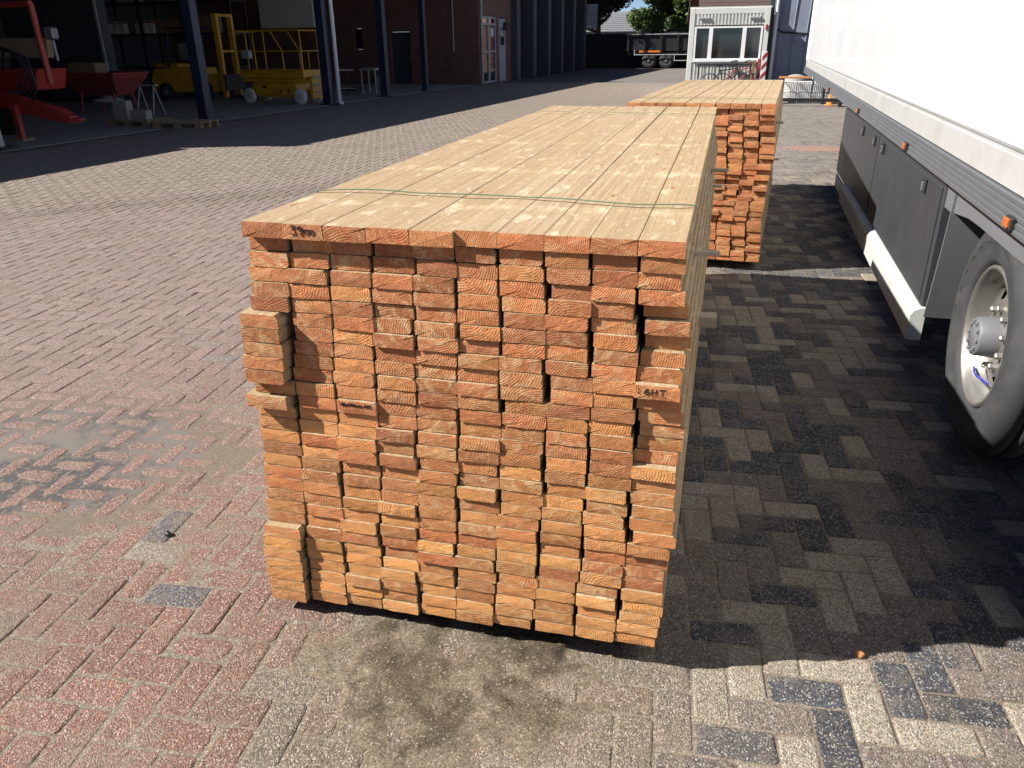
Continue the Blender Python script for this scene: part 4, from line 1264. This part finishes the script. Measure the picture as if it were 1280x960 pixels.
for y in (-0.38, 0.38):
    mm = MB(); mm.tube([(0.15, y, 2.07), (0.55, y, 1.5)], 0.02, 6); mm.build('rail_brace', YELL, sl_)
m = MB(); m.box((-0.85, -0.42, 1.42), (0.32, 0.16, 0.24), ch=0.02); m.build('control_box', GREY, sl_)
m = MB(); m.box((1.42, 0, 0.48), (0.10, 0.5, 0.62)); 
for k in range(3): m.box((1.49, 0, 0.35 + k * 0.2), (0.06, 0.4, 0.04), mi=1)
m.build('ladder', [YELL, ALU], sl_)
for a_, b_ in (((-0.35, -0.362, 0.48), (0.16, 0.01, 0.08)), ((0.28, -0.362, 0.36), (0.06, 0.01, 0.10)), ((0.60, -0.362, 0.38), (0.06, 0.01, 0.12))):
    m = MB(); m.box(a_, b_); m.build('vent', BLACK, sl_)

fk = thing('forklift', 'yellow forklift with tall mast behind the scissor lift', 'forklift', (-17.4, 24.6, 0), R(-3))
m = MB(); m.prism([(-1.5, 0.25), (0.7, 0.25), (0.8, 0.75), (0.25, 0.80), (0.2, 1.0), (-0.9, 1.0), (-1.45, 0.95), (-1.65, 0.6)], -0.55, 0.55); m.build('body', YELL, fk)
m = MB(); m.box((-1.0, 0, 1.08), (0.95, 0.9, 0.14), ch=0.04); m.build('engine_cover', YELL, fk)
m = MB(); m.box((-0.35, 0, 1.2), (0.5, 0.5, 0.1), ch=0.03); m.box((-0.6, 0, 1.5), (0.12, 0.48, 0.6), ch=0.04); m.build('seat', BLACK, fk)
for (x, y) in ((-0.9, -0.5), (-0.9, 0.5), (0.55, -0.5), (0.55, 0.5)):
    mm = MB(); mm.tube([(x, y, 0.9), (x * 0.8, y * 0.95, 2.2)], 0.035, 6); mm.build('guard_post', BLACK, fk)
m = MB(); m.box((-0.15, 0, 2.22), (1.3, 1.05, 0.06), ch=0.02); m.build('overhead_guard', BLACK, fk)
for x, r_ in ((-1.05, 0.27), (0.45, 0.33)):
    for y in (-0.58, 0.58):
        e = MB(); e.lathe([(-0.1, 0.0), (-0.1, r_ * 0.9), (-0.07, r_), (0.07, r_), (0.1, r_ * 0.9), (0.1, 0.0)], 20, 'y', (x, y, r_)); we = e.build('wheel', RUBBER, fk)
        h = MB(); h.lathe([(-0.108, 0.0), (-0.108, r_ * 0.45), (-0.1, r_ * 0.5)], 14, 'y', (x, y, r_)); h.build('hub', CHAS, we)
for y in (-0.38, 0.38):
    mm = MB(); mm.box((1.15, y, 1.35), (0.18, 0.12, 2.55), ch=0.01); mm.build('mast_rail', YELL, fk)
    mm = MB(); mm.box((1.62, y * 0.7, 0.09), (1.0, 0.12, 0.045)); mm.build('fork', BLACK, fk)
m = MB(); m.box((1.17, 0, 2.58), (0.14, 0.64, 0.08)); m.box((1.17, 0, 1.5), (0.1, 0.64, 0.06)); m.build('mast_crossbar', YELL, fk)
m = MB(); m.box((1.30, 0, 0.55), (0.06, 1.0, 0.5)); m.build('carriage', BLACK, fk)
m = MB(); m.tube([(0.15, 0, 1.05), (-0.02, 0, 1.45)], 0.03, 6); m.lathe([(-0.015, 0.17), (0.015, 0.18), (0.03, 0.17)], 16, 'z', (-0.04, 0, 1.5)); m.build('steering_wheel', BLACK, fk)

# red spreader hopper on legs
hp = thing('spreader_hopper', 'faded red spreader with wide funnel hopper in the shed', 'spreader', (-16.8, 19.2, 0), R(-8))
m = MB()
top = [(-1.15, -0.6), (1.15, -0.6), (1.15, 0.6), (-1.15, 0.6)]; bt = [(-0.55, -0.25), (0.75, -0.25), (0.75, 0.25), (-0.55, 0.25)]
v = [(x, y, 1.02) for x, y in top] + [(x * .95, y * .95, 0.90) for x, y in top] + [(x, y, 0.46) for x, y in bt]
m._add(v, [(0, 4, 5, 1), (1, 5, 6, 2), (2, 6, 7, 3), (3, 7, 4, 0), (4, 8, 9, 5), (5, 9, 10, 6), (6, 10, 11, 7), (7, 11, 8, 4), (8, 11, 10, 9)])
m.build('funnel', DIRTYRED, hp)
m = MB()
for a, b in zip(top, top[1:] + top[:1]): m.tube([(*a, 1.02), (*b, 1.02)], 0.03, 6)
m.build('rim', DIRTYRED, hp)
m = MB(); m.lathe([(0.28, 0.0), (0.28, 0.38), (0.34, 0.40), (0.40, 0.1), (0.46, 0.1)], 20, 'z', (0.1, 0, 0)); m.build('spreading_disc', GREY, hp)
for x in (-0.5, 0.7):
    for y in (-0.3, 0.3):
        mm = MB(); mm.tube([(x, y, 0.55), (x * 1.1, y * 1.2, 0.0)], 0.03, 6); mm.build('leg', DIRTYRED, hp)
m = MB(); m.box((-0.45, -0.1, 1.15), (0.9, 0.5, 0.26), ch=0.01)
tag(m.build('cardboard_box', CARD, None, (-16.8, 19.4, 0.0)), 'brown cardboard box sitting on the red spreader hopper', 'box')

# red implement with drawbar at the left edge
rm = thing('farm_implement', 'red farm implement with long drawbar at the left edge of the shed', 'implement', (-13.2, 13.0, 0), R(0))
m = MB(); m.tube([(-2.6, 0.5, 2.42), (0.62, 0.0, 2.42)], 0.06, 6); m.tube([(0.62, 0, 2.42), (0.66, 0, 1.05)], 0.06, 6); m.tube([(-2.6, 0.5, 2.42), (-2.6, 0.5, 0.6)], 0.06, 6); m.build('frame', RED, rm)
m = MB(); m.prism([(-2.6, 0.92), (0.12, 0.92), (0.26, 1.30), (-2.6, 1.30)], 0.15, 0.9); m.build('hopper', RED, rm)
m = MB(); m.prism([(-2.6, 1.5), (0.45, 1.5), (0.5, 1.85), (-2.6, 1.85)], 0.3, 0.45); m.build('rear_board', OLDW, rm)
m = MB(); m.prism([(-2.5, 1.02), (-0.6, 0.92), (0.75, 0.60), (1.02, 0.46), (1.02, 0.34), (0.6, 0.38), (-0.6, 0.62), (-2.5, 0.72)], -0.12, 0.10); m.build('drawbar', RED, rm)
m = MB(); m.lathe([(-0.03, 0.05), (-0.03, 0.09), (0.03, 0.09), (0.03, 0.05)], 14, 'z', (1.14, 0, 0.40)); m.build('towing_eye', RED, rm)
m = MB(); m.box((-0.18, -0.16, 0.36), (0.12, 0.10, 0.62), ch=0.01); m.build('stand_leg', RED, rm)
m = MB(); m.box((-0.18, -0.16, 0.03), (0.32, 0.30, 0.06), ch=0.01); m.build('stand_foot', OLDW, rm)
for k in range(4):
    mm = MB(); z0 = 1.75 - 0.05 * k
    mm.tube([(-0.9 + 0.2 * k, 0.1, 1.3), (-0.55 + 0.22 * k, -0.15, z0), (0.1 + 0.12 * k, -0.22, z0 - 0.1), (0.35 + 0.05 * k, -0.2, 1.3 - 0.1 * k), (0.0 + 0.1 * k, -0.15, 0.95 - 0.07 * k)], 0.022, 6)
    mm.build('hydraulic_hose', BLACK, rm)
m = MB(); m.box((0.84, 0.1, 1.92), (0.22, 0.16, 0.22), ch=0.03); m.tube([(0.84, 0.1, 1.8), (0.85, 0.1, 1.45)], 0.03, 6); m.build('valve_block', ALU, rm)
for x in (-1.4,):
    e = MB(); e.lathe([(-0.12, 0.0), (-0.12, 0.3), (-0.08, 0.36), (0.08, 0.36), (0.12, 0.3), (0.12, 0.0)], 20, 'y', (x, 0.75, 0.36)); e.build('wheel', RUBBER, rm)
m = MB(); m.tube([(0, 0, 0.0), (-0.05, 0, 1.15)], 0.06, 8); m.box((0, 0, 0.03), (0.4, 0.4, 0.06), mi=1)
tag(m.build('marker_post', [SIDING, BLACK], None, (-12.55, 11.55, 0)), 'pale leaning marker post at the left edge of the photo', 'post')

# dark tall steel store, racking, jerrycans
st = thing('steel_store', 'tall dark blue grey steel store at the back left of the shed', 'steel store', (-21.3, 22.6, 0), R(-3))
m = MB(); m.box((0, 0.2, 1.6), (4.0, 0.4, 3.2), ch=0.02); m.build('case', DGREY, st)
mm = MB(); mm.box((1.96, -0.03, 1.6), (0.10, 0.06, 3.2), ch=0.01); mm.build('edge_trim', GREY, st)
for k in range(2):
    mm = MB(); mm.box((-0.95 + 1.9 * k, -0.015, 1.6), (1.84, 0.03, 3.05), ch=0.006); mm.build('door', DGREY, st)
rk = thing('storage_rack', 'black steel storage rack with loaded shelves at the back of the shed', 'rack', (-22.3, 28.2, 0), R(-4))
for x in (-2.0, 0, 2.0, 4.2):
    for y in (0, 0.9):
        mm = MB(); mm.box((x, y, 1.9), (0.09, 0.09, 3.8)); mm.build('upright', BLACK, rk)
for z in (0.9, 2.08, 3.2):
    mm = MB(); mm.box((1.1, 0.45, z), (6.2, 0.95, 0.07)); mm.build('shelf', NAVY, rk)
for k in range(6):
    x = -24.0 + (k % 3) * 0.34 + (k // 3) * 1.45
    c = rk.matrix_world
    j = thing('jerrycan', ['first', 'second', 'third', 'fourth', 'fifth', 'sixth'][k] + ' white plastic jerrycan from the left on the rack shelf', 'jerrycan', (x, 28.5 - 0.07 * (x + 24), 2.115), R(-4), 'jerrycans on the rack')
    m = MB(); m.box((0, 0, 0.20), (0.28, 0.24, 0.38), ch=0.04); m.build('body', JERRY, j)
    m = MB(); m.tube([(-0.08, 0, 0.37), (-0.06, 0, 0.47), (0.06, 0, 0.47), (0.1, 0, 0.37)], 0.02, 6); m.build('handle', JERRY, j)
    m = MB(); m.lathe([(0.38, 0.04), (0.43, 0.04), (0.43, 0.0)], 10, 'z', (0.1, -0.06, 0)); m.build('cap', RED, j)
for k, (x, wd, h_, mt, lb) in enumerate(((-21.2, 1.5, 0.5, CARD, 'long brown carton on the shelf above the forklift seat'), (-19.5, 0.9, 0.6, CARD, 'brown carton at the right end of the rack'), (-22.9, 0.7, 0.45, GREY, 'grey bin on the top rack shelf above the jerrycans'), (-20.2, 2.4, 0.35, OLDW, 'stack of old planks on the top rack shelf'))):
    z = (2.115, 2.115, 3.235, 3.235)[k]
    m = MB(); m.box((0, 0, h_ / 2), (wd, 0.6, h_), ch=0.01)
    if k == 3:
        m = MB()
        for q in range(4): m.box((0.05 * (q % 2), 0, 0.045 + 0.085 * q), (wd, 0.55, 0.075), ch=0.005)
    tag(m.build('stored_box' if k < 3 else 'plank_stack', mt, None, (x, 28.62 - 0.07 * (x + 22.3), z), R(-4)), lb, 'box' if k < 3 else 'planks')

# pallets with hollow concrete blocks
def pallet(loc, rz, label):
    p = thing('pallet', label, 'pallet', loc, rz, 'pallets in the shed front')
    for k in range(7):
        m = MB(); m.box((-0.54 + k * 0.18, 0, 0.132), (0.12, 0.8, 0.022)); m.build('slat', OLDW, p)
    for y in (-0.34, 0, 0.34):
        m = MB(); m.box((0, y, 0.110), (1.2, 0.1, 0.02)); m.box((0, y, 0.012), (1.2, 0.1, 0.02)); m.build('runner', OLDW, p)
        for x in (-0.52, 0, 0.52):
            m = MB(); m.box((x, y, 0.061), (0.14, 0.1, 0.076)); m.build('foot_block', OLDW, p)
    return p
pallet((-13.15, 15.95, 0.006), R(-5), 'wooden pallet with grey concrete blocks on it, left of the first post')
pallet((-12.30, 16.15, 0.006), R(6), 'empty wooden pallet lying at the foot of the first navy post') if False else None
pallet((-11.75, 15.75, 0.0), R(4), 'empty flat pallet on the paving before the first navy post')
for k, (x, y, z) in enumerate(((-13.42, 15.82, 0.149), (-13.42, 15.82, 0.351), (-12.95, 15.85, 0.149))):
    b = MB()
    for a in (((0, -0.08, 0.1), (0.39, 0.03, 0.195)), ((0, 0.08, 0.1), (0.39, 0.03, 0.195)), ((-0.18, 0, 0.1), (0.03, 0.13, 0.195)), ((0.18, 0, 0.1), (0.03, 0.13, 0.195)), ((0, 0, 0.1), (0.03, 0.13, 0.195))):
        b.box(*a)
    tag(b.build('concrete_block', CONC, None, (x, y, z), R(-5)), ['lower hollow concrete block at the left of the pallet', 'upper hollow concrete block, resting on another one', 'single hollow concrete block at the right of the pallet'][k], 'block', 'blocks on the pallet')
# thin trestle beside the spreader
ts = thing('metal_trestle', 'thin pale metal trestle right of the red spreader', 'trestle', (-14.9, 18.6, 0), R(-10))
m = MB(); m.box((0, 0, 0.74), (0.75, 0.10, 0.04)); m.build('top', GREY, ts)
for x in (-0.25, 0.25):
    for y in (-0.2, 0.2):
        mm = MB(); mm.tube([(x, 0, 0.72), (x * 1.2, y, 0.0)], 0.02, 6); mm.build('leg', GREY, ts)
# carts with bright rails by the third post
for k, (x, y) in enumerate(((-13.35, 27.6), (-12.55, 27.75))):
    ct = thing('rail_cart', ['black hand cart with white end bars, left of the third post', 'low bench cart with grey top, hard by the third post'][k], 'cart', (x, y, 0), R(-6))
    m = MB()
    if k == 0:
        for z in (0.18, 0.82):
            m = MB(); m.tube([(-0.30, -0.2, z), (0.30, -0.2, z)], 0.035, 6); m.build('end_bar', PVC, ct)
        for x_ in (-0.3, 0.0, 0.3):
            mm = MB(); mm.tube([(x_, -0.2, 0.05), (x_, -0.2, 0.9)], 0.02, 6); mm.build('upright', BLACK, ct)
        mm = MB(); mm.box((0, 0.2, 0.15), (0.66, 0.9, 0.06)); mm.build('deck', BLACK, ct)
    else:
        m.box((0, 0, 0.84), (0.66, 0.6, 0.07), ch=0.01); m.build('top', GREY, ct)
        for x_ in (-0.28, 0.28):
            for y_ in (-0.25, 0.25):
                mm = MB(); mm.tube([(x_, y_, 0), (x_, y_, 0.81)], 0.025, 6); mm.build('leg', GREY, ct)
m = MB(); m.box((0, 0, 0.2), (0.22, 0.22, 0.4), ch=0.02)
tag(m.build('small_bin', GREY, None, (-14.95, 33.8, 0)), 'small grey bin standing left of the dark door', 'bin')

# ------------------------------------------------------------------ far end of the yard
tp = thing('tipper_trailer', 'black high-sided tipper trailer at the far end of the yard', 'tipper trailer', (-4.4, 54.2, 0), R(0))
m = MB(); m.box((0.6, 1.1, 1.52), (5.4, 2.2, 0.98), ch=0.02); bd = m.build('tub', BLACK, tp)
for k in range(6):
    mm = MB(); mm.box((-2.05 + k * 1.05, -0.05, 1.52), (0.12, 0.10, 1.0)); mm.build('side_rib', BLACK, bd)
mm = MB(); mm.box((0.6, -0.04, 2.03), (5.6, 0.12, 0.06)); mm.build('top_rail', GREY, bd)
mm = MB(); mm.box((-0.6, -0.015, 1.02), (1.45, 0.03, 0.10)); mm.build('lettering_strip', ORNG, bd)
m = MB(); m.box((0.6, 0.5, 0.90), (5.2, 0.9, 0.14)); m.build('chassis', BLACK, tp)
m = MB()
for (a, b) in (((-1.6, 1.10), (-1.6, 0.78)), ((-1.6, 0.82), (3.0, 0.82)), ((0.95, 0.82), (0.95, 0.45)), ((0.95, 0.47), (2.9, 0.47)), ((2.9, 0.47), (2.9, 1.1))):
    m.tube([(a[0], -0.08, a[1]), (b[0], -0.08, b[1])], 0.03, 6)
m.build('side_guard', GREY, tp)
for x in (-0.55, 0.55):
    e = MB(); e.lathe([(-0.14, 0.0), (-0.14, 0.2), (-0.14, 0.40), (-0.1, 0.47), (0.1, 0.47), (0.14, 0.4), (0.14, 0)], 28, 'y', (x - 0.1, 0.18, 0.47)); we = e.build('wheel', RUBBER, tp)
    h = MB(); h.lathe([(-0.15, 0.27), (-0.155, 0.25), (-0.11, 0.22), (-0.10, 0.12), (-0.16, 0.10), (-0.16, 0.0)], 24, 'y', (x - 0.1, 0.18, 0.47)); h.build('rim', CHAS, we)
fe = thing('board_fence', 'board fence, coloured dark for the shade, closing the far end of the yard', 'fence', (-10.4, 55.5, 0), 0)
for k in range(40):
    m = MB(); m.box((k * 0.30, 0, 1.05), (0.297, 0.03 + 0.012 * (k % 2), 2.1 + 0.02 * math.sin(k * 3.3))); m.build('board', DARKW, fe)
for k in range(6):
    m = MB(); m.box((k * 2.35, 0.07, 1.05), (0.1, 0.1, 2.1)); m.build('post', DARKW, fe)

def house(name, label, loc, rz, L, D, eave, ridge, rmat, wmat=BRICK):
    h = thing(name, label, 'house', loc, rz)
    m = MB(); m.box((0, 0, eave / 2), (L, D, eave)); m.build('wall', wmat, h)
    m = MB(); m.prism([(-D / 2 - 0.4, eave - 0.15), (-D / 2 - 0.4, eave + 0.05), (0, ridge), (D / 2 + 0.4, eave + 0.05), (D / 2 + 0.4, eave - 0.15), (0, ridge - 0.2)], -L / 2 - 0.3, L / 2 + 0.3, axis='x')
    r = m.build('roof', rmat, h)
    for k in range(int((ridge - eave) / 0.16)):
        t = k / ((ridge - eave) / 0.16)
        mm = MB(); mm.box((0, -(D / 2 + 0.38) * (1 - t), eave + 0.07 + (ridge - eave - 0.07) * t), (L + 0.6, 0.34, 0.025), rot=Matrix.Rotation(math.atan2(ridge - eave, D / 2 + 0.4) * 0.9, 3, 'X')); mm.build('tile_course', rmat, r)
    for x in (-L * 0.3, 0, L * 0.3):
        mm = MB(); mm.box((x, -D / 2 - 0.01, eave * 0.55), (1.1, 0.06, 1.2)); wnd = mm.build('window', PVC, h)
        mm = MB(); mm.box((x, -D / 2 - 0.045, eave * 0.55), (0.96, 0.02, 1.06)); mm.build('pane', GLASS, wnd)
    return h
house('house', 'house with grey tiled roof behind the dark fence', (-9.9, 73, 0), 0, 9.6, 7.0, 2.35, 3.95, ROOFT)
house('house', 'house with brown tiled roof behind the site cabin', (1.5, 50, 0), R(8), 7.0, 7.0, 2.7, 6.0, ROOFR)

def tree(name, label, loc, h, crown, mat, n, leaf, seed, clumps=26, dome=1.0):
    rs = random.Random(seed)
    t = thing(name, label, 'tree', loc)
    m = MB()
    m.tube([(0, 0, 0), (0.05, 0.03, h * 0.3), (-0.04, 0.05, h * 0.62), (0.02, 0, h * 0.9)], [0.028 * h, 0.022 * h, 0.014 * h, 0.004 * h], 8)
    cen = []
    for k in range(clumps):
        a, e = rs.uniform(0, 2 * math.pi), rs.uniform(-0.6, 1.0)
        rr = rs.uniform(0.35, 1.0) ** 0.6
        c = Vector((crown[0] * rr * math.cos(a) * math.sqrt(max(0, 1 - (e * .8) ** 2)), crown[1] * rr * math.sin(a) * math.sqrt(max(0, 1 - (e * .8) ** 2)), crown[3] + crown[2] * e * rr))
        cen.append((c, rs.uniform(0.16, 0.34) * max(crown[0], crown[2])))
        st_ = Vector((0, 0, max(h * 0.22, c.z * 0.6)))
        mid = (st_ + c) / 2 + Vector((0, 0, -0.05 * h))
        m.tube([st_, mid, c], [0.009 * h, 0.006 * h, 0.002 * h], 5)
    m.build('trunk', BARK, t)
    V = []; F = []
    for k in range(n):
        c, r = cen[rs.randrange(len(cen))]
        d = Vector((rs.gauss(0, 1), rs.gauss(0, 1), rs.gauss(0, 0.8))).normalized() * r * rs.random() ** 0.4
        p = c + d
        a = Vector((rs.gauss(0, 1), rs.gauss(0, 1), rs.gauss(0, 0.6))).normalized()
        b = a.cross(Vector((rs.gauss(0, 1), rs.gauss(0, 1), rs.gauss(0, 1)))).normalized()
        s1, s2 = leaf * rs.uniform(0.6, 1.3), leaf * rs.uniform(0.35, 0.7)
        o = len(V)
        V += [tuple(p - a * s1), tuple(p - b * s2 + a * s1 * .1), tuple(p + a * s1), tuple(p + b * s2 + a * s1 * .1)]
        F.append((o, o + 1, o + 2, o + 3))
    me = bpy.data.meshes.new('crown'); me.from_pydata(V, [], F); me.materials.append(mat); me.update()
    o = bpy.data.objects.new('crown', me); col.objects.link(o); o.parent = t
    return t
tree('copper_beech', 'dark leaved tree overhanging the far end of the brick building', (-9.0, 57.5, 0), 8.5, (3.4, 3.0, 2.8, 5.0), LEAF_D, 24000, 0.15, 3, 44)
tree('leafy_tree', 'sunlit green tree directly behind the tipper trailer', (-4.4, 63, 0), 8.0, (3.1, 2.8, 3.2, 3.7), LEAF_G, 26000, 0.17, 5, 46)
tree('leafy_tree', 'green tree between the tipper trailer and the site cabin', (-0.9, 66, 0), 9.0, (3.4, 3.0, 3.6, 4.2), LEAF_G, 22000, 0.18, 9, 44)
tree('birch_tree', 'tall green tree with light crown far beyond the cabin roof', (3.8, 72, 0), 11, (3.6, 3.0, 4.0, 6.4), LEAF_G, 12000, 0.16, 12, 30)
tree('leafy_tree', 'dark tree added behind the brick building gable to shade the fence', (-13.4, 54.2, 0), 10, (3.4, 2.2, 3.6, 5.6), LEAF_D, 16000, 0.15, 15, 26)  # added tree, its crown set so that its shadow falls on the fence
cr_ = thing('parked_car', 'white car roof showing above the tipper trailer', 'car', (-2.6, 59, 0), R(4))
m = MB(); m.prism([(-2.1, 0.35), (2.1, 0.35), (2.15, 0.8), (1.4, 0.98), (-2.05, 1.0), (-2.15, 0.7)], -0.85, 0.85); m.build('body', PVC, cr_)
m = MB(); m.prism([(-1.95, 1.0), (1.35, 0.98), (0.6, 1.75), (-1.2, 2.2), (-1.75, 2.15)], -0.75, 0.75); m.build('cabin', PVC, cr_)
m = MB(); m.prism([(-1.6, 1.1), (1.0, 1.1), (0.5, 1.65), (-1.1, 1.95), (-1.5, 1.9)], -0.77, 0.77); m.build('side_window', GLASS, cr_)
for x in (-1.3, 1.3):
    for y in (-0.8, 0.8):
        e = MB(); e.lathe([(-0.1, 0.0), (-0.1, 0.28), (-0.07, 0.32), (0.07, 0.32), (0.1, 0.28), (0.1, 0.0)], 18, 'y', (x, y, 0.32)); e.build('wheel', RUBBER, cr_)

# ------------------------------------------------------------------ small bits on the paving
def lump(name, mat, loc, d, label, cat, seed):
    rs = random.Random(seed)
    m = MB()
    n = 7
    rings = []
    for k, (z, r) in enumerate(((0, 0.8), (0.35, 1.0), (0.75, 0.8), (1.0, 0.35))):
        rings += [(d[0] * r * math.cos(2 * math.pi * j / n) * rs.uniform(.75, 1.1), d[1] * r * math.sin(2 * math.pi * j / n) * rs.uniform(.75, 1.1), d[2] * z) for j in range(n)]
    f = [(k * n + j, k * n + (j + 1) % n, k * n + n + (j + 1) % n, k * n + n + j) for k in range(3) for j in range(n)]
    f += [tuple(range(3 * n, 4 * n)), tuple(reversed(range(n)))]
    m._add(rings, f)
    return tag(m.build(name, mat, None, loc, rs.uniform(0, 3)), label, cat)
lump('bark_lump', BLACK, (-1.88, 1.99, -0.001), (0.022, 0.013, 0.018), 'small black lump lying on the red pavers left of the timber', 'lump', 2)
lump('wood_chip', CHIP, (0.538, 1.952, -0.001), (0.008, 0.016, 0.022), 'small orange wood chip at the edge of the shadow on the right', 'wood chip', 4)
m = MB(); m.lathe([(0.001, 0.0), (0.0012, 0.30), (-0.002, 0.62)], 22, 'z')
v_ = m.v; m.v = [(x * (1.25 + 0.3 * math.sin(5 * math.atan2(y, x))), y * (0.55 + 0.12 * math.cos(3 * math.atan2(y, x))), z) for x, y, z in v_]
o = m.build('brick_dust', plain('red_dust', (0.27, 0.155, 0.125), 0.9, dirt=0.8, dirt_c=(0.21, 0.18, 0.155), scale=9), None, (1.75, 14.1, 0.003)); o['kind'] = 'stuff'

bgm = MB()
bgm.lathe([(0.0, 0.0), (0.0, 0.40), (0.15, 0.50), (0.5, 0.54), (0.85, 0.46), (1.0, 0.30), (1.06, 0.12), (1.02, 0.0)], 18, 'z')
bgm.v = [(x * (1 + 0.06 * math.sin(4 * math.atan2(y, x) + z * 5)), y * (1 + 0.06 * math.cos(3 * math.atan2(y, x))), z) for x, y, z in bgm.v]
bgm.v = [(x * 0.75, y * 0.7, z * 0.62) for x, y, z in bgm.v]
tag(bgm.build('bulk_bag', CONC, None, (2.05, 27.2, 0), 0.4), 'rounded pale grey bulk bag before the blue grey hall', 'bulk bag')
